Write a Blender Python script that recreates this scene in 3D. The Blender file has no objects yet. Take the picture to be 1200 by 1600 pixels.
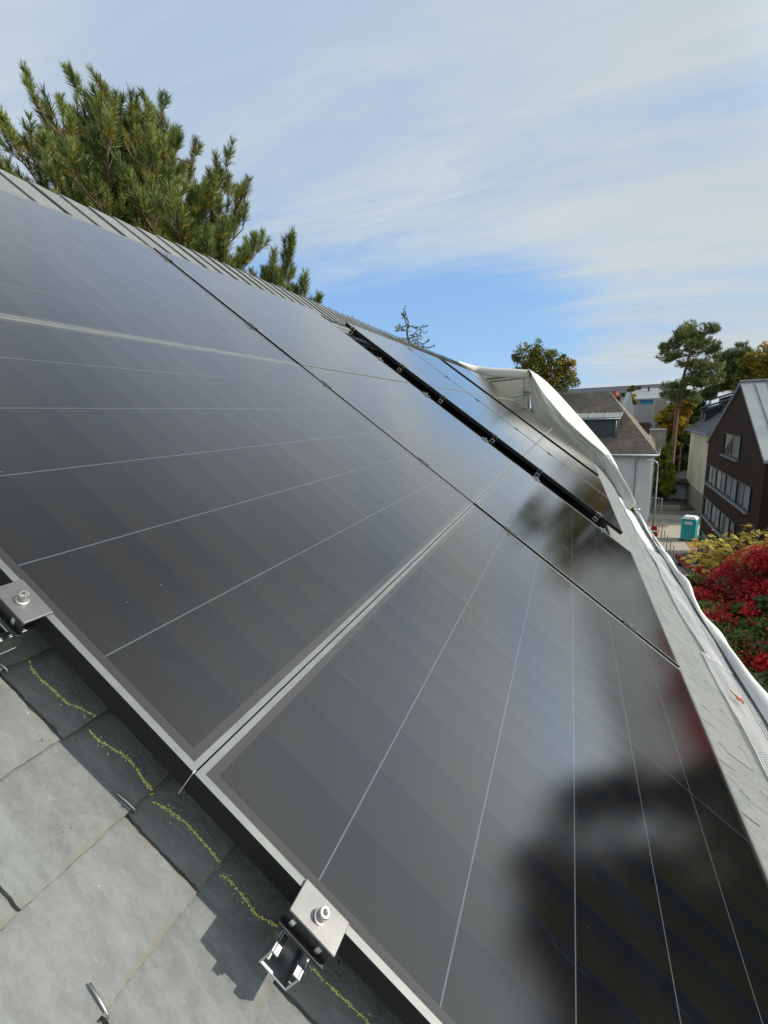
import bpy, math, random
import numpy as np
from mathutils import Vector, Matrix
R = math.radians
C = bpy.context.scene.collection
sc = bpy.context.scene

# ------------------------------------------------------------------ camera
# world: Y runs along the ridge, X down the slope, Z up; origin = lower near corner of the middle solar panel row
FPX = 719.2
YAW, PITCH, ROLL = R(-22.145), R(11.631), R(-2.301)
CAM = np.array([0.4175, -0.3658, 0.4244])
TH = R(37.937)                                   # roof pitch
def cam_axes():
    cy, sy = math.cos(YAW), math.sin(YAW)
    f = np.array([sy*math.cos(PITCH), cy*math.cos(PITCH), -math.sin(PITCH)])
    r0 = np.array([cy, -sy, 0.0]); u0 = np.cross(r0, f)
    r = r0*math.cos(ROLL) + u0*math.sin(ROLL); u = np.cross(r, f)
    return r, u, f
AR, AU, AF = cam_axes()
cd = bpy.data.cameras.new('camera'); cam = bpy.data.objects.new('camera', cd); C.objects.link(cam)
cam.matrix_world = Matrix(((AR[0], AU[0], -AF[0], CAM[0]), (AR[1], AU[1], -AF[1], CAM[1]), (AR[2], AU[2], -AF[2], CAM[2]), (0, 0, 0, 1)))
cd.sensor_fit = 'VERTICAL'; cd.sensor_height = 24.0; cd.lens = FPX/1600*24.0
cd.clip_start = 0.02; cd.clip_end = 3000
sc.camera = cam

# ------------------------------------------------------------------ light
SUN_AZ, SUN_EL = R(77), R(29)                    # azimuth from +Y towards +X
w = bpy.data.worlds.new('World'); sc.world = w; w.use_nodes = True
nt = w.node_tree; nt.nodes.clear()
def N(t, **k):
    n = nt.nodes.new(t)
    for a, b in k.items(): setattr(n, a, b)
    return n
def L(a, b): nt.links.new(a, b)
out = N('ShaderNodeOutputWorld'); bg = N('ShaderNodeBackground'); L(bg.outputs[0], out.inputs[0])
sky = N('ShaderNodeTexSky', sky_type='NISHITA', sun_disc=False, sun_elevation=SUN_EL, sun_rotation=SUN_AZ, altitude=300, air_density=1.0, dust_density=0.6, ozone_density=1.6)
tc = N('ShaderNodeTexCoord'); sep = N('ShaderNodeSeparateXYZ'); L(tc.outputs['Generated'], sep.inputs[0])
def math_n(op, a, b=None, clamp=False):
    m = N('ShaderNodeMath', operation=op, use_clamp=clamp)
    for i, x in enumerate((a, b)):
        if x is None: continue
        if isinstance(x, (int, float)): m.inputs[i].default_value = x
        else: L(x, m.inputs[i])
    return m.outputs[0]
zc = math_n('MAXIMUM', sep.outputs[2], 0.0)
den = math_n('ADD', zc, 0.16)
px = math_n('DIVIDE', sep.outputs[0], den); py = math_n('DIVIDE', sep.outputs[1], den)
comb = N('ShaderNodeCombineXYZ'); L(px, comb.inputs[0]); L(py, comb.inputs[1])
mp = N('ShaderNodeMapping'); L(comb.outputs[0], mp.inputs[0])
mp.inputs['Rotation'].default_value = (0, 0, R(-35)); mp.inputs['Scale'].default_value = (0.42, 1.0, 1.0); mp.inputs['Location'].default_value = (1.7, 0.4, 0)
n1 = N('ShaderNodeTexNoise'); n1.inputs['Scale'].default_value = 1.1; n1.inputs['Detail'].default_value = 9; n1.inputs['Roughness'].default_value = 0.58; n1.inputs['Distortion'].default_value = 0.5
L(mp.outputs[0], n1.inputs['Vector'])
def mrange(v, a, b, c=0.0, d=1.0):
    x = N('ShaderNodeMapRange', interpolation_type='SMOOTHSTEP'); L(v, x.inputs[0])
    for q, val in enumerate((a, b, c, d)): x.inputs[q+1].default_value = val
    return x.outputs[0]
def dotdir(az, el):
    d = N('ShaderNodeVectorMath', operation='DOT_PRODUCT'); L(tc.outputs['Generated'], d.inputs[0])
    d.inputs[1].default_value = (math.sin(az)*math.cos(el), math.cos(az)*math.cos(el), math.sin(el)); return d.outputs['Value']
# cirrus veil: thick overhead, opening to blue low in the sky ahead
lowsky = math_n('MULTIPLY', mrange(sep.outputs[2], 0.17, 0.44, 1.0, 0.0), mrange(dotdir(R(-24), R(8)), 0.87, 0.975))
mp3 = N('ShaderNodeMapping'); L(comb.outputs[0], mp3.inputs[0]); mp3.inputs['Rotation'].default_value = (0, 0, R(28)); mp3.inputs['Scale'].default_value = (0.55, 2.2, 1.0)
n3 = N('ShaderNodeTexNoise'); n3.inputs['Scale'].default_value = 2.3; n3.inputs['Detail'].default_value = 10; n3.inputs['Roughness'].default_value = 0.66; n3.inputs['Distortion'].default_value = 0.9
L(mp3.outputs[0], n3.inputs['Vector'])
wisp = math_n('MULTIPLY', math_n('SUBTRACT', n3.outputs['Fac'], 0.5), 0.40)
cov = math_n('SUBTRACT', math_n('ADD', math_n('ADD', math_n('MULTIPLY', n1.outputs['Fac'], 1.05), math_n('ADD', 0.17, mrange(sep.outputs[2], 0.20, 0.46, 0.0, 0.10))), wisp), math_n('MULTIPLY', lowsky, 0.54))
veil = mrange(cov, 0.26, 0.80, 0.0, 0.97)
def mixrgb(f, a, b):
    m_ = N('ShaderNodeMix', data_type='RGBA')
    if isinstance(f, float): m_.inputs[0].default_value = f
    else: L(f, m_.inputs[0])
    for q, x in ((6, a), (7, b)):
        if isinstance(x, tuple): m_.inputs[q].default_value = (*x, 1)
        else: L(x, m_.inputs[q])
    return m_.outputs[2]
SKYK = 0.14
k_ = 1.0/SKYK
haze_blue = mixrgb(0.62, sky.outputs[0], (0.29*k_, 0.56*k_, 1.0*k_))
n2 = N('ShaderNodeTexNoise'); n2.inputs['Scale'].default_value = 0.7; n2.inputs['Detail'].default_value = 7; n2.inputs['Roughness'].default_value = 0.6
L(mp.outputs[0], n2.inputs['Vector'])
cloud = mixrgb(mrange(math_n('ADD', n2.outputs['Fac'], math_n('MULTIPLY', wisp, 0.9)), 0.36, 0.64), (0.45*k_, 0.56*k_, 0.725*k_), (0.63*k_, 0.70*k_, 0.735*k_))
# thin cloud round the sun glows
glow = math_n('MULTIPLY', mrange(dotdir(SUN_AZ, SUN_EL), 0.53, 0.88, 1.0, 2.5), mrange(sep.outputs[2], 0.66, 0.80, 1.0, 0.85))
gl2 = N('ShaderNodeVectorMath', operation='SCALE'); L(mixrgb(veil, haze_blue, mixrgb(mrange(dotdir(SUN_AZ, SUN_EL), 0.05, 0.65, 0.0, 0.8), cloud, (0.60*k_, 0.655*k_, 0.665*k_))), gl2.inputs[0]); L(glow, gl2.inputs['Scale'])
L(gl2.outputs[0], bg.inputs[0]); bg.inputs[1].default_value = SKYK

sd = bpy.data.lights.new('sun', 'SUN'); sd.energy = 4.4; sd.angle = R(0.5); sd.color = (1.0, 0.94, 0.85)
so = bpy.data.objects.new('sun', sd); C.objects.link(so)
sdir = Vector((math.sin(SUN_AZ)*math.cos(SUN_EL), math.cos(SUN_AZ)*math.cos(SUN_EL), math.sin(SUN_EL)))
so.rotation_euler = sdir.to_track_quat('Z', 'Y').to_euler()
sc.view_settings.view_transform = 'Standard'; sc.view_settings.look = 'None'; sc.view_settings.exposure = 0.0; sc.view_settings.gamma = 1.0
sc.render.engine = 'CYCLES'
try: sc.cycles.use_denoising = True
except Exception: pass

# ------------------------------------------------------------------ measuring helpers (photograph pixel + distance -> place in the world)
def ray(u, v):
    d = AF + AR*((u-600)/FPX) - AU*((v-800)/FPX); return d/np.linalg.norm(d)
def at(u, v, D):
    d = ray(u, v); return CAM + d*(D/math.hypot(d[0], d[1]))
def ground_at(u, v, z):
    d = ray(u, v); return CAM + d*((z-CAM[2])/d[2])
SV = np.array([math.cos(TH), 0, -math.sin(TH)]); NV = np.array([math.sin(TH), 0, math.cos(TH)])
def RP(s, t, h=0.0): return SV*s + np.array([0, t, 0]) + NV*h
def roof_hit(u, v, h):
    d = ray(u, v); k = (h-CAM@NV)/(d@NV); X = CAM+d*k; return X@SV, X[1]
def wall_hit(u, v, p0, nrm):
    d = ray(u, v); k = ((np.array(p0)-CAM)@np.array(nrm))/(d@np.array(nrm)); return CAM+d*k
G = -11.5                                        # street level

# ------------------------------------------------------------------ materials
def mat(name, c1, c2=None, scale=3.0, rough=0.7, metal=0.0, bump=0.0, bscale=None, detail=5, spec=0.5, stretch=(1, 1, 1), trans=0.0, coat=0.0, coord='Object', lo=0.35, hi=0.65):
    m = bpy.data.materials.new(name); m.use_nodes = True; t = m.node_tree; b = t.nodes['Principled BSDF']
    b.inputs['Base Color'].default_value = (*c1, 1); b.inputs['Roughness'].default_value = rough; b.inputs['Metallic'].default_value = metal
    b.inputs['Specular IOR Level'].default_value = spec; b.inputs['Coat Weight'].default_value = coat
    tcn = t.nodes.new('ShaderNodeTexCoord'); mpn = t.nodes.new('ShaderNodeMapping'); t.links.new(tcn.outputs[coord], mpn.inputs[0]); mpn.inputs['Scale'].default_value = stretch
    if c2 is not None:
        nz = t.nodes.new('ShaderNodeTexNoise'); nz.inputs['Scale'].default_value = scale; nz.inputs['Detail'].default_value = detail; nz.inputs['Roughness'].default_value = 0.6
        t.links.new(mpn.outputs[0], nz.inputs['Vector'])
        rp = t.nodes.new('ShaderNodeValToRGB'); t.links.new(nz.outputs['Fac'], rp.inputs[0])
        rp.color_ramp.elements[0].position = lo; rp.color_ramp.elements[0].color = (*c1, 1)
        rp.color_ramp.elements[1].position = hi; rp.color_ramp.elements[1].color = (*c2, 1)
        t.links.new(rp.outputs[0], b.inputs['Base Color'])
    if bump:
        nb = t.nodes.new('ShaderNodeTexNoise'); nb.inputs['Scale'].default_value = bscale or scale*4; nb.inputs['Detail'].default_value = 8
        t.links.new(mpn.outputs[0], nb.inputs['Vector'])
        bp = t.nodes.new('ShaderNodeBump'); bp.inputs['Strength'].default_value = 1.0; bp.inputs['Distance'].default_value = bump
        t.links.new(nb.outputs['Fac'], bp.inputs['Height']); t.links.new(bp.outputs[0], b.inputs['Normal'])
    if trans:
        tr = t.nodes.new('ShaderNodeBsdfTranslucent'); ms = t.nodes.new('ShaderNodeMixShader'); ms.inputs[0].default_value = trans
        src = b.inputs['Base Color'].links[0].from_socket if b.inputs['Base Color'].links else None
        if src: t.links.new(src, tr.inputs[0])
        else: tr.inputs[0].default_value = (*c1, 1)
        t.links.new(b.outputs[0], ms.inputs[1]); t.links.new(tr.outputs[0], ms.inputs[2]); t.links.new(ms.outputs[0], t.nodes['Material Output'].inputs[0])
    return m

class NB:                                        # tiny node-building helper for the bigger materials
    def __init__(s, name):
        s.m = bpy.data.materials.new(name); s.m.use_nodes = True; s.t = s.m.node_tree; s.b = s.t.nodes['Principled BSDF']
    def n(s, typ, **k):
        x = s.t.nodes.new(typ)
        for a, b in k.items(): setattr(x, a, b)
        return x
    def l(s, a, b): s.t.links.new(a, b)
    def ma(s, op, a, b=None, c=None, clamp=False):
        m = s.n('ShaderNodeMath', operation=op, use_clamp=clamp)
        for i, x in enumerate((a, b, c)):
            if x is None: continue
            if isinstance(x, (int, float)): m.inputs[i].default_value = x
            else: s.l(x, m.inputs[i])
        return m.outputs[0]
    def noise(s, vec, scale, detail=5, rough=0.55, dist=0.0):
        x = s.n('ShaderNodeTexNoise'); x.inputs['Scale'].default_value = scale; x.inputs['Detail'].default_value = detail; x.inputs['Roughness'].default_value = rough; x.inputs['Distortion'].default_value = dist
        s.l(vec, x.inputs['Vector']); return x.outputs['Fac']
    def mr(s, v, a, b, c=0.0, d=1.0, smooth=True):
        x = s.n('ShaderNodeMapRange', interpolation_type='SMOOTHSTEP' if smooth else 'LINEAR'); s.l(v, x.inputs[0])
        for i, q in enumerate((a, b, c, d)): x.inputs[i+1].default_value = q
        return x.outputs[0]
    def mixc(s, f, a, b):
        x = s.n('ShaderNodeMix', data_type='RGBA')
        if isinstance(f, (int, float)): x.inputs[0].default_value = f
        else: s.l(f, x.inputs[0])
        for i, q in ((6, a), (7, b)):
            if isinstance(q, tuple): x.inputs[i].default_value = (*q, 1)
            else: s.l(q, x.inputs[i])
        return x.outputs[2]

PW, PL = 1.1536, 1.80                             # panel size across / along the roof
def panel_glass():
    k = NB('solar_cell_glass'); tcn = k.n('ShaderNodeTexCoord'); sp = k.n('ShaderNodeSeparateXYZ'); k.l(tcn.outputs['Object'], sp.inputs[0])
    x, y = sp.outputs[0], sp.outputs[1]
    def lines(v, first, pitch, half):            # 1 on thin lines at first + i*pitch
        q = k.ma('SUBTRACT', v, first - pitch/2); q = k.ma('FLOORED_MODULO', q, pitch) if False else k.ma('WRAP', q, pitch, 0.0)
        q = k.ma('ABSOLUTE', k.ma('SUBTRACT', q, pitch/2)); return k.mr(q, half*0.7, half*1.2, 1.0, 0.0)
    inx = k.ma('MULTIPLY', k.ma('GREATER_THAN', x, 0.024), k.ma('LESS_THAN', x, PW-0.024))
    iny = k.ma('MULTIPLY', k.ma('GREATER_THAN', y, 0.022), k.ma('LESS_THAN', y, PL-0.022))
    cell = k.ma('MULTIPLY', inx, iny)
    inner = k.ma('MULTIPLY', k.ma('GREATER_THAN', x, 0.1), k.ma('LESS_THAN', x, PW-0.1))
    row = k.ma('MULTIPLY', lines(x, PW/2, 0.1895, 0.0011), inner)
    mid = k.mr(k.ma('ABSOLUTE', k.ma('SUBTRACT', y, PL/2)), 0.0035, 0.005, 1.0, 0.0)
    col = lines(y, PL/2, 0.0982, 0.0016)
    fine = lines(x, PW/2, 0.01895, 0.0004)
    vec = tcn.outputs['Object']
    tint = k.noise(vec, 1.3, 3)
    wn = k.n('ShaderNodeTexWhiteNoise', noise_dimensions='2D'); cv = k.n('ShaderNodeCombineXYZ')
    k.l(k.ma('FLOOR', k.ma('DIVIDE', k.ma('SUBTRACT', x, PW/2), 0.1895)), cv.inputs[0]); k.l(k.ma('FLOOR', k.ma('DIVIDE', k.ma('SUBTRACT', y, PL/2), 0.0982)), cv.inputs[1]); k.l(cv.outputs[0], wn.inputs['Vector'])
    base = k.mixc(tint, (0.0092, 0.0078, 0.0066), (0.0072, 0.0066, 0.0062))
    ce = k.ma('DIVIDE', k.ma('WRAP', k.ma('SUBTRACT', y, PL/2), 0.0982, 0.0), 0.0982)
    base = k.mixc(k.ma('MULTIPLY', k.mr(ce, 0.25, 1.0), k.ma('ADD', k.ma('MULTIPLY', wn.outputs['Value'], 0.5), 0.45)), base, (0.0040, 0.0050, 0.0092))
    base = k.mixc(k.ma('MULTIPLY', fine, 0.10), base, (0.03, 0.03, 0.03))
    base = k.mixc(k.ma('MULTIPLY', col, 0.75), base, (0.005, 0.008, 0.022))
    base = k.mixc(k.ma('MULTIPLY', mid, 0.7), base, (0.036, 0.031, 0.027))
    base = k.mixc(row, base, (0.078, 0.088, 0.108))
    base = k.mixc(cell, (0.030, 0.027, 0.024), base)
    # dust specks and wiped smears on the glass
    vo = k.n('ShaderNodeTexVoronoi'); vo.inputs['Scale'].default_value = 48; k.l(vec, vo.inputs['Vector'])
    speck = k.ma('MULTIPLY', k.ma('LESS_THAN', vo.outputs['Distance'], k.mr(k.noise(vec, 60, 1), 0.42, 0.80, 0.0, 0.07)), k.ma('GREATER_THAN', k.noise(vec, 9, 2), 0.5))
    base = k.mixc(k.ma('MULTIPLY', speck, 0.6), base, (0.34, 0.34, 0.32))
    mp = k.n('ShaderNodeMapping'); k.l(vec, mp.inputs[0]); mp.inputs['Rotation'].default_value = (0, 0, 0.5); mp.inputs['Scale'].default_value = (1, 6, 1)
    sm = k.ma('ADD', k.mr(k.noise(mp.outputs[0], 5, 6, 0.7), 0.60, 0.8, 0.0, 0.16), k.mr(k.noise(vec, 1.7, 8, 0.75), 0.45, 0.8, 0.0, 0.05))
    base = k.mixc(sm, base, (0.12, 0.14, 0.17))
    cellk = k.ma('ADD', 0.93, k.ma('MULTIPLY', k.ma('ADD', wn.outputs['Value'], k.ma('SUBTRACT', 1.0, ce)), 0.045))
    # textured anti-glare glass: dark cells below, a soft reflection that strengthens towards grazing view
    df = k.n('ShaderNodeBsdfDiffuse'); k.l(base, df.inputs[0])
    gs = k.n('ShaderNodeBsdfAnisotropic', distribution='BECKMANN'); gc_ = k.n('ShaderNodeVectorMath', operation='SCALE'); gc_.inputs[0].default_value = (1.0, 0.97, 0.93); k.l(k.ma('SUBTRACT', cellk, k.ma('MULTIPLY', k.ma('MULTIPLY', col, cell), 0.10)), gc_.inputs['Scale']); k.l(gc_.outputs[0], gs.inputs['Color'])
    rg = k.mr(k.noise(vec, 3.5, 6), 0.3, 0.7, 0.125, 0.16, False); k.l(rg, gs.inputs['Roughness'])
    bp = k.n('ShaderNodeBump'); bp.inputs['Distance'].default_value = 0.0006; bp.inputs['Strength'].default_value = 0.25; k.l(k.noise(vec, 2.2, 2), bp.inputs['Height']); k.l(bp.outputs[0], gs.inputs['Normal'])
    lw = k.n('ShaderNodeLayerWeight'); lw.inputs[0].default_value = 0.5
    fz = k.ma('ADD', k.ma('MULTIPLY', k.ma('POWER', lw.outputs['Facing'], 2.75), 0.96), 0.050)
    ms = k.n('ShaderNodeMixShader'); k.l(fz, ms.inputs[0]); k.l(df.outputs[0], ms.inputs[1]); k.l(gs.outputs[0], ms.inputs[2]); k.l(ms.outputs[0], k.t.nodes['Material Output'].inputs[0])
    return k.m
def slate_mat():
    k = NB('roof_slate'); tcn = k.n('ShaderNodeTexCoord'); vec = tcn.outputs['Object']
    uvn = k.n('ShaderNodeUVMap', uv_map='uv'); su = k.n('ShaderNodeSeparateXYZ'); k.l(uvn.outputs[0], su.inputs[0])
    rnd = k.n('ShaderNodeAttribute', attribute_name='tone')
    mp = k.n('ShaderNodeMapping'); k.l(vec, mp.inputs[0]); mp.inputs['Rotation'].default_value = (0, 0, 0.7); mp.inputs['Scale'].default_value = (1, 2.6, 1)
    streak = k.noise(mp.outputs[0], 21, 11, 0.70, 0.12)
    base = k.mixc(k.mr(streak, 0.3, 0.72), (0.144, 0.150, 0.143), (0.222, 0.230, 0.219))
    base = k.mixc(k.ma('MULTIPLY', rnd.outputs['Fac'], 0.40), base, (0.238, 0.240, 0.226))
    # pale worn scratches
    scr = k.mr(k.noise(mp.outputs[0], 46, 5, 0.75, 0.3), 0.60, 0.72, 0.0, 0.4); base = k.mixc(scr, base, (0.31, 0.315, 0.295))
    # dark pitted spots, white crumbs
    pit = k.ma('MULTIPLY', k.mr(k.noise(vec, 160, 3), 0.60, 0.68), k.mr(k.noise(vec, 11, 2), 0.62, 0.70)); base = k.mixc(pit, base, (0.05, 0.055, 0.055))
    vo = k.n('ShaderNodeTexVoronoi'); vo.inputs['Scale'].default_value = 70; k.l(vec, vo.inputs['Vector'])
    speck = k.ma('MULTIPLY', k.ma('LESS_THAN', vo.outputs['Distance'], k.mr(k.noise(vec, 90, 1), 0.4, 0.8, 0.0, 0.11)), k.ma('GREATER_THAN', k.noise(vec, 31, 2), 0.54)); base = k.mixc(speck, base, (0.62, 0.62, 0.60))
    # ochre deposit along the slate edges
    ex = k.ma('ABSOLUTE', k.ma('SUBTRACT', su.outputs[0], 0.5)); ey = su.outputs[1]
    edge = k.ma('MAXIMUM', k.mr(ex, 0.487, 0.499), k.mr(ey, 0.968, 0.994))
    edge = k.ma('MULTIPLY', edge, k.mr(k.noise(vec, 18, 6), 0.36, 0.62)); base = k.mixc(k.ma('MULTIPLY', edge, 0.5), base, (0.20, 0.17, 0.10))
    k.l(base, k.b.inputs['Base Color']); k.b.inputs['Roughness'].default_value = 0.6; k.b.inputs['Specular IOR Level'].default_value = 0.3
    hb = k.ma('ADD', k.ma('MULTIPLY', streak, 1.0), k.ma('MULTIPLY', k.noise(vec, 150, 8, 0.7), 0.45))
    bp = k.n('ShaderNodeBump'); bp.inputs['Distance'].default_value = 0.004; bp.inputs['Strength'].default_value = 0.7; k.l(hb, bp.inputs['Height']); k.l(bp.outputs[0], k.b.inputs['Normal'])
    return k.m
def old_slate_mat():                             # brownish small slates of the neighbours' roofs, drawn in courses
    k = NB('weathered_small_slates'); tcn = k.n('ShaderNodeTexCoord'); vec = tcn.outputs['UV']
    br = k.n('ShaderNodeTexBrick'); k.l(vec, br.inputs['Vector']); br.inputs['Scale'].default_value = 1.0
    br.inputs['Brick Width'].default_value = 0.42; br.inputs['Row Height'].default_value = 0.26; br.inputs['Mortar Size'].default_value = 0.022; br.inputs['Bias'].default_value = 0.0
    br.inputs['Color1'].default_value = (0.175, 0.140, 0.105, 1); br.inputs['Color2'].default_value = (0.115, 0.095, 0.075, 1); br.inputs['Mortar'].default_value = (0.05, 0.045, 0.04, 1)
    lich = k.mr(k.noise(tcn.outputs['Object'], 0.8, 7), 0.5, 0.7, 0, 0.75)
    base = k.mixc(lich, br.outputs[0], (0.20, 0.165, 0.11)); k.l(base, k.b.inputs['Base Color']); k.b.inputs['Roughness'].default_value = 0.8
    return k.m
def dark_slate_mat(name, a, b):
    k = NB(name); tcn = k.n('ShaderNodeTexCoord')
    br = k.n('ShaderNodeTexBrick'); k.l(tcn.outputs['UV'], br.inputs['Vector']); br.inputs['Scale'].default_value = 1.0
    br.inputs['Brick Width'].default_value = 0.34; br.inputs['Row Height'].default_value = 0.24; br.inputs['Mortar Size'].default_value = 0.02
    br.inputs['Color1'].default_value = (*a, 1); br.inputs['Color2'].default_value = (*b, 1); br.inputs['Mortar'].default_value = (0.02, 0.021, 0.024, 1)
    k.l(br.outputs[0], k.b.inputs['Base Color']); k.b.inputs['Roughness'].default_value = 0.6
    return k.m
def stripe_mat(name, c1, c2, pitch, axis, rough=0.7, groove=(0.01, 0.01, 0.01), gw=0.06, metal=0.0):
    k = NB(name); tcn = k.n('ShaderNodeTexCoord'); sp = k.n('ShaderNodeSeparateXYZ'); k.l(tcn.outputs['Object'], sp.inputs[0])
    v = k.ma('DIVIDE', sp.outputs[axis], pitch); fl = k.ma('FLOOR', v); fr = k.ma('SUBTRACT', v, fl)
    wn = k.n('ShaderNodeTexWhiteNoise', noise_dimensions='1D'); k.l(fl, wn.inputs['W'])
    mp = k.n('ShaderNodeMapping'); k.l(tcn.outputs['Object'], mp.inputs[0]); mp.inputs['Scale'].default_value = (6, 6, 0.5)
    f = k.ma('ADD', k.ma('MULTIPLY', wn.outputs['Value'], 0.6), k.ma('MULTIPLY', k.noise(mp.outputs[0], 2.0, 5), 0.5))
    base = k.mixc(f, c1, c2); base = k.mixc(k.ma('LESS_THAN', fr, gw), base, groove)
    k.l(base, k.b.inputs['Base Color']); k.b.inputs['Roughness'].default_value = rough; k.b.inputs['Metallic'].default_value = metal; k.b.inputs['Specular IOR Level'].default_value = 0.12
    return k.m
M = {}
M['glass'] = panel_glass(); M['slate'] = slate_mat(); M['oldslate'] = old_slate_mat()
M['dkslate'] = dark_slate_mat('dark_blue_slates', (0.055, 0.062, 0.075), (0.085, 0.092, 0.105)); M['grslate'] = dark_slate_mat('grey_slates', (0.11, 0.11, 0.115), (0.15, 0.15, 0.155))
M['frame'] = mat('black_anodised_frame', (0.011, 0.011, 0.011), (0.015, 0.015, 0.0145), 30, 0.5, 0.0, 0.0, spec=0.15)
M['framelip'] = mat('satin_frame_lip_painted_sheen', (0.17, 0.178, 0.172), (0.22, 0.225, 0.212), 14, 0.40, 0.4)  # black frame's top faces lightened: sky and sun sheen put into the colour
M['plate'] = mat('grey_anodised_plate', (0.175, 0.172, 0.166), (0.215, 0.21, 0.202), 40, 0.46, 0.7)
M['darkmetal'] = mat('dark_anodised_metal', (0.03, 0.03, 0.032), (0.05, 0.05, 0.05), 60, 0.4, 0.6)
M['alu'] = mat('mill_aluminium', (0.62, 0.63, 0.64), (0.74, 0.75, 0.75), 50, 0.27, 1.0, stretch=(8, 1, 1))
M['steel'] = mat('stainless_steel', (0.60, 0.57, 0.54), None, rough=0.33, metal=1.0)
M['galv'] = mat('galvanised_tube', (0.42, 0.43, 0.44), (0.55, 0.56, 0.56), 12, 0.42, 0.85)
M['steelgrey'] = mat('dull_grey_tube', (0.16, 0.16, 0.165), (0.24, 0.24, 0.24), 9, 0.55, 0.5)
M['orange'] = mat('orange_red_plastic', (0.55, 0.10, 0.045), (0.62, 0.16, 0.06), 20, 0.5)
M['foil'] = mat('white_tarpaulin_foil', (0.76, 0.75, 0.70), (0.82, 0.81, 0.745), 1.4, 0.6, bump=0.02, bscale=6, trans=0.36)
M['foilmesh'] = mat('white_plastic_netting', (0.56, 0.56, 0.54), (0.64, 0.635, 0.61), 5, 0.5)
M['chalk'] = mat('yellow_crumbly_deposit', (0.80, 0.76, 0.16), (0.92, 0.90, 0.40), 300, 0.9)
M['render_white'] = mat('pale_grey_render', (0.62, 0.62, 0.61), (0.68, 0.675, 0.66), 0.6, 0.85)
M['render_cream'] = mat('stained_cream_render', (0.50, 0.44, 0.29), (0.86, 0.79, 0.57), 0.9, 0.9, stretch=(1.6, 1.6, 0.16), detail=7, lo=0.32, hi=0.5)
M['zinc'] = mat('standing_seam_zinc', (0.27, 0.28, 0.275), (0.36, 0.365, 0.355), 0.7, 0.5, 0.3)
M['gutterzinc'] = mat('blue_grey_zinc_gutter', (0.22, 0.26, 0.29), (0.30, 0.33, 0.35), 2, 0.45, 0.4)
M['timber'] = stripe_mat('dark_brown_timber_cladding', (0.036, 0.0200, 0.0135), (0.066, 0.037, 0.0250), 0.14, 1, 0.75, (0.014, 0.008, 0.006), 0.09)
M['winglass'] = mat('dark_window_glass', (0.012, 0.014, 0.016), None, rough=0.04, spec=0.6)
M['winframe'] = mat('black_window_frame', (0.018, 0.018, 0.019), None, rough=0.4)
M['blind'] = mat('pale_metal_panel', (0.13, 0.135, 0.13), (0.27, 0.27, 0.25), 0.9, 0.4, 0.1)
M['sill'] = mat('grey_metal_sill', (0.28, 0.28, 0.28), None, rough=0.4, metal=0.4)
M['teal'] = mat('teal_plastic', (0.02, 0.42, 0.42), (0.03, 0.48, 0.47), 2, 0.4)
M['white'] = mat('white_plastic', (0.78, 0.78, 0.75), None, rough=0.45)
M['redpaint'] = mat('glossy_red_paint', (0.42, 0.018, 0.015), None, rough=0.22, coat=0.6)
M['bluepaint'] = mat('dark_blue_black_paint', (0.014, 0.018, 0.026), None, rough=0.22, coat=0.6)
M['rubber'] = mat('black_rubber', (0.02, 0.02, 0.02), None, rough=0.8)
M['carglass'] = mat('tinted_car_glass', (0.02, 0.024, 0.028), None, rough=0.05, spec=0.7)
M['asphalt'] = mat('worn_light_asphalt', (0.20, 0.185, 0.165), (0.29, 0.27, 0.24), 0.5, 0.9)
M['paving'] = mat('pale_concrete_paving', (0.35, 0.305, 0.24), (0.45, 0.39, 0.31), 0.7, 0.9)
M['dkasphalt'] = mat('dark_asphalt_drive', (0.085, 0.078, 0.07), (0.13, 0.12, 0.105), 0.6, 0.9)
M['earth'] = mat('lawn_and_earth', (0.05, 0.07, 0.022), (0.10, 0.095, 0.045), 0.25, 0.95, detail=8)
M['rustchips'] = mat('rust_brown_gravel', (0.26, 0.13, 0.055), (0.36, 0.19, 0.09), 6, 0.95)
M['bark'] = mat('dark_pine_bark', (0.075, 0.05, 0.035), (0.14, 0.10, 0.07), 4, 0.95)
M['redbark'] = mat('reddish_pine_bark', (0.125, 0.075, 0.05), (0.20, 0.115, 0.075), 2, 0.95)
M['brick'] = mat('dark_red_chimney_brick', (0.055, 0.035, 0.03), (0.09, 0.06, 0.05), 2, 0.9)
M['orangepot'] = mat('terracotta_pot', (0.42, 0.14, 0.06), None, rough=0.8)
M['bluefacade'] = mat('bright_blue_band', (0.02, 0.20, 0.33), (0.03, 0.26, 0.42), 1, 0.35)
M['concrete'] = mat('beige_concrete', (0.36, 0.32, 0.26), (0.42, 0.38, 0.31), 1.2, 0.9)
def leaf(name, c1, c2, trans=0.3, rough=0.5): return mat(name, c1, c2, 1.7, rough, trans=trans, spec=0.3, detail=2)
M['needle_a'] = leaf('pine_needles_green', (0.185, 0.225, 0.055), (0.260, 0.290, 0.080), 0.15)
M['needle_b'] = leaf('pine_needles_blue_green', (0.105, 0.150, 0.040), (0.145, 0.185, 0.052), 0.15)
M['needle_y'] = leaf('pine_needles_yellowing', (0.221, 0.202, 0.029), (0.338, 0.247, 0.039), 0.2)
M['needle_o'] = leaf('olive_pine_needles', (0.13, 0.15, 0.055), (0.17, 0.18, 0.06), 0.2)
M['birch_g'] = leaf('olive_leaves', (0.128, 0.143, 0.030), (0.195, 0.195, 0.045)); M['birch_y'] = leaf('yellow_leaves', (0.420, 0.280, 0.028), (0.336, 0.238, 0.042))
M['dark_g'] = leaf('deep_green_leaves', (0.033, 0.063, 0.021), (0.060, 0.098, 0.030), 0.15)
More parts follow.
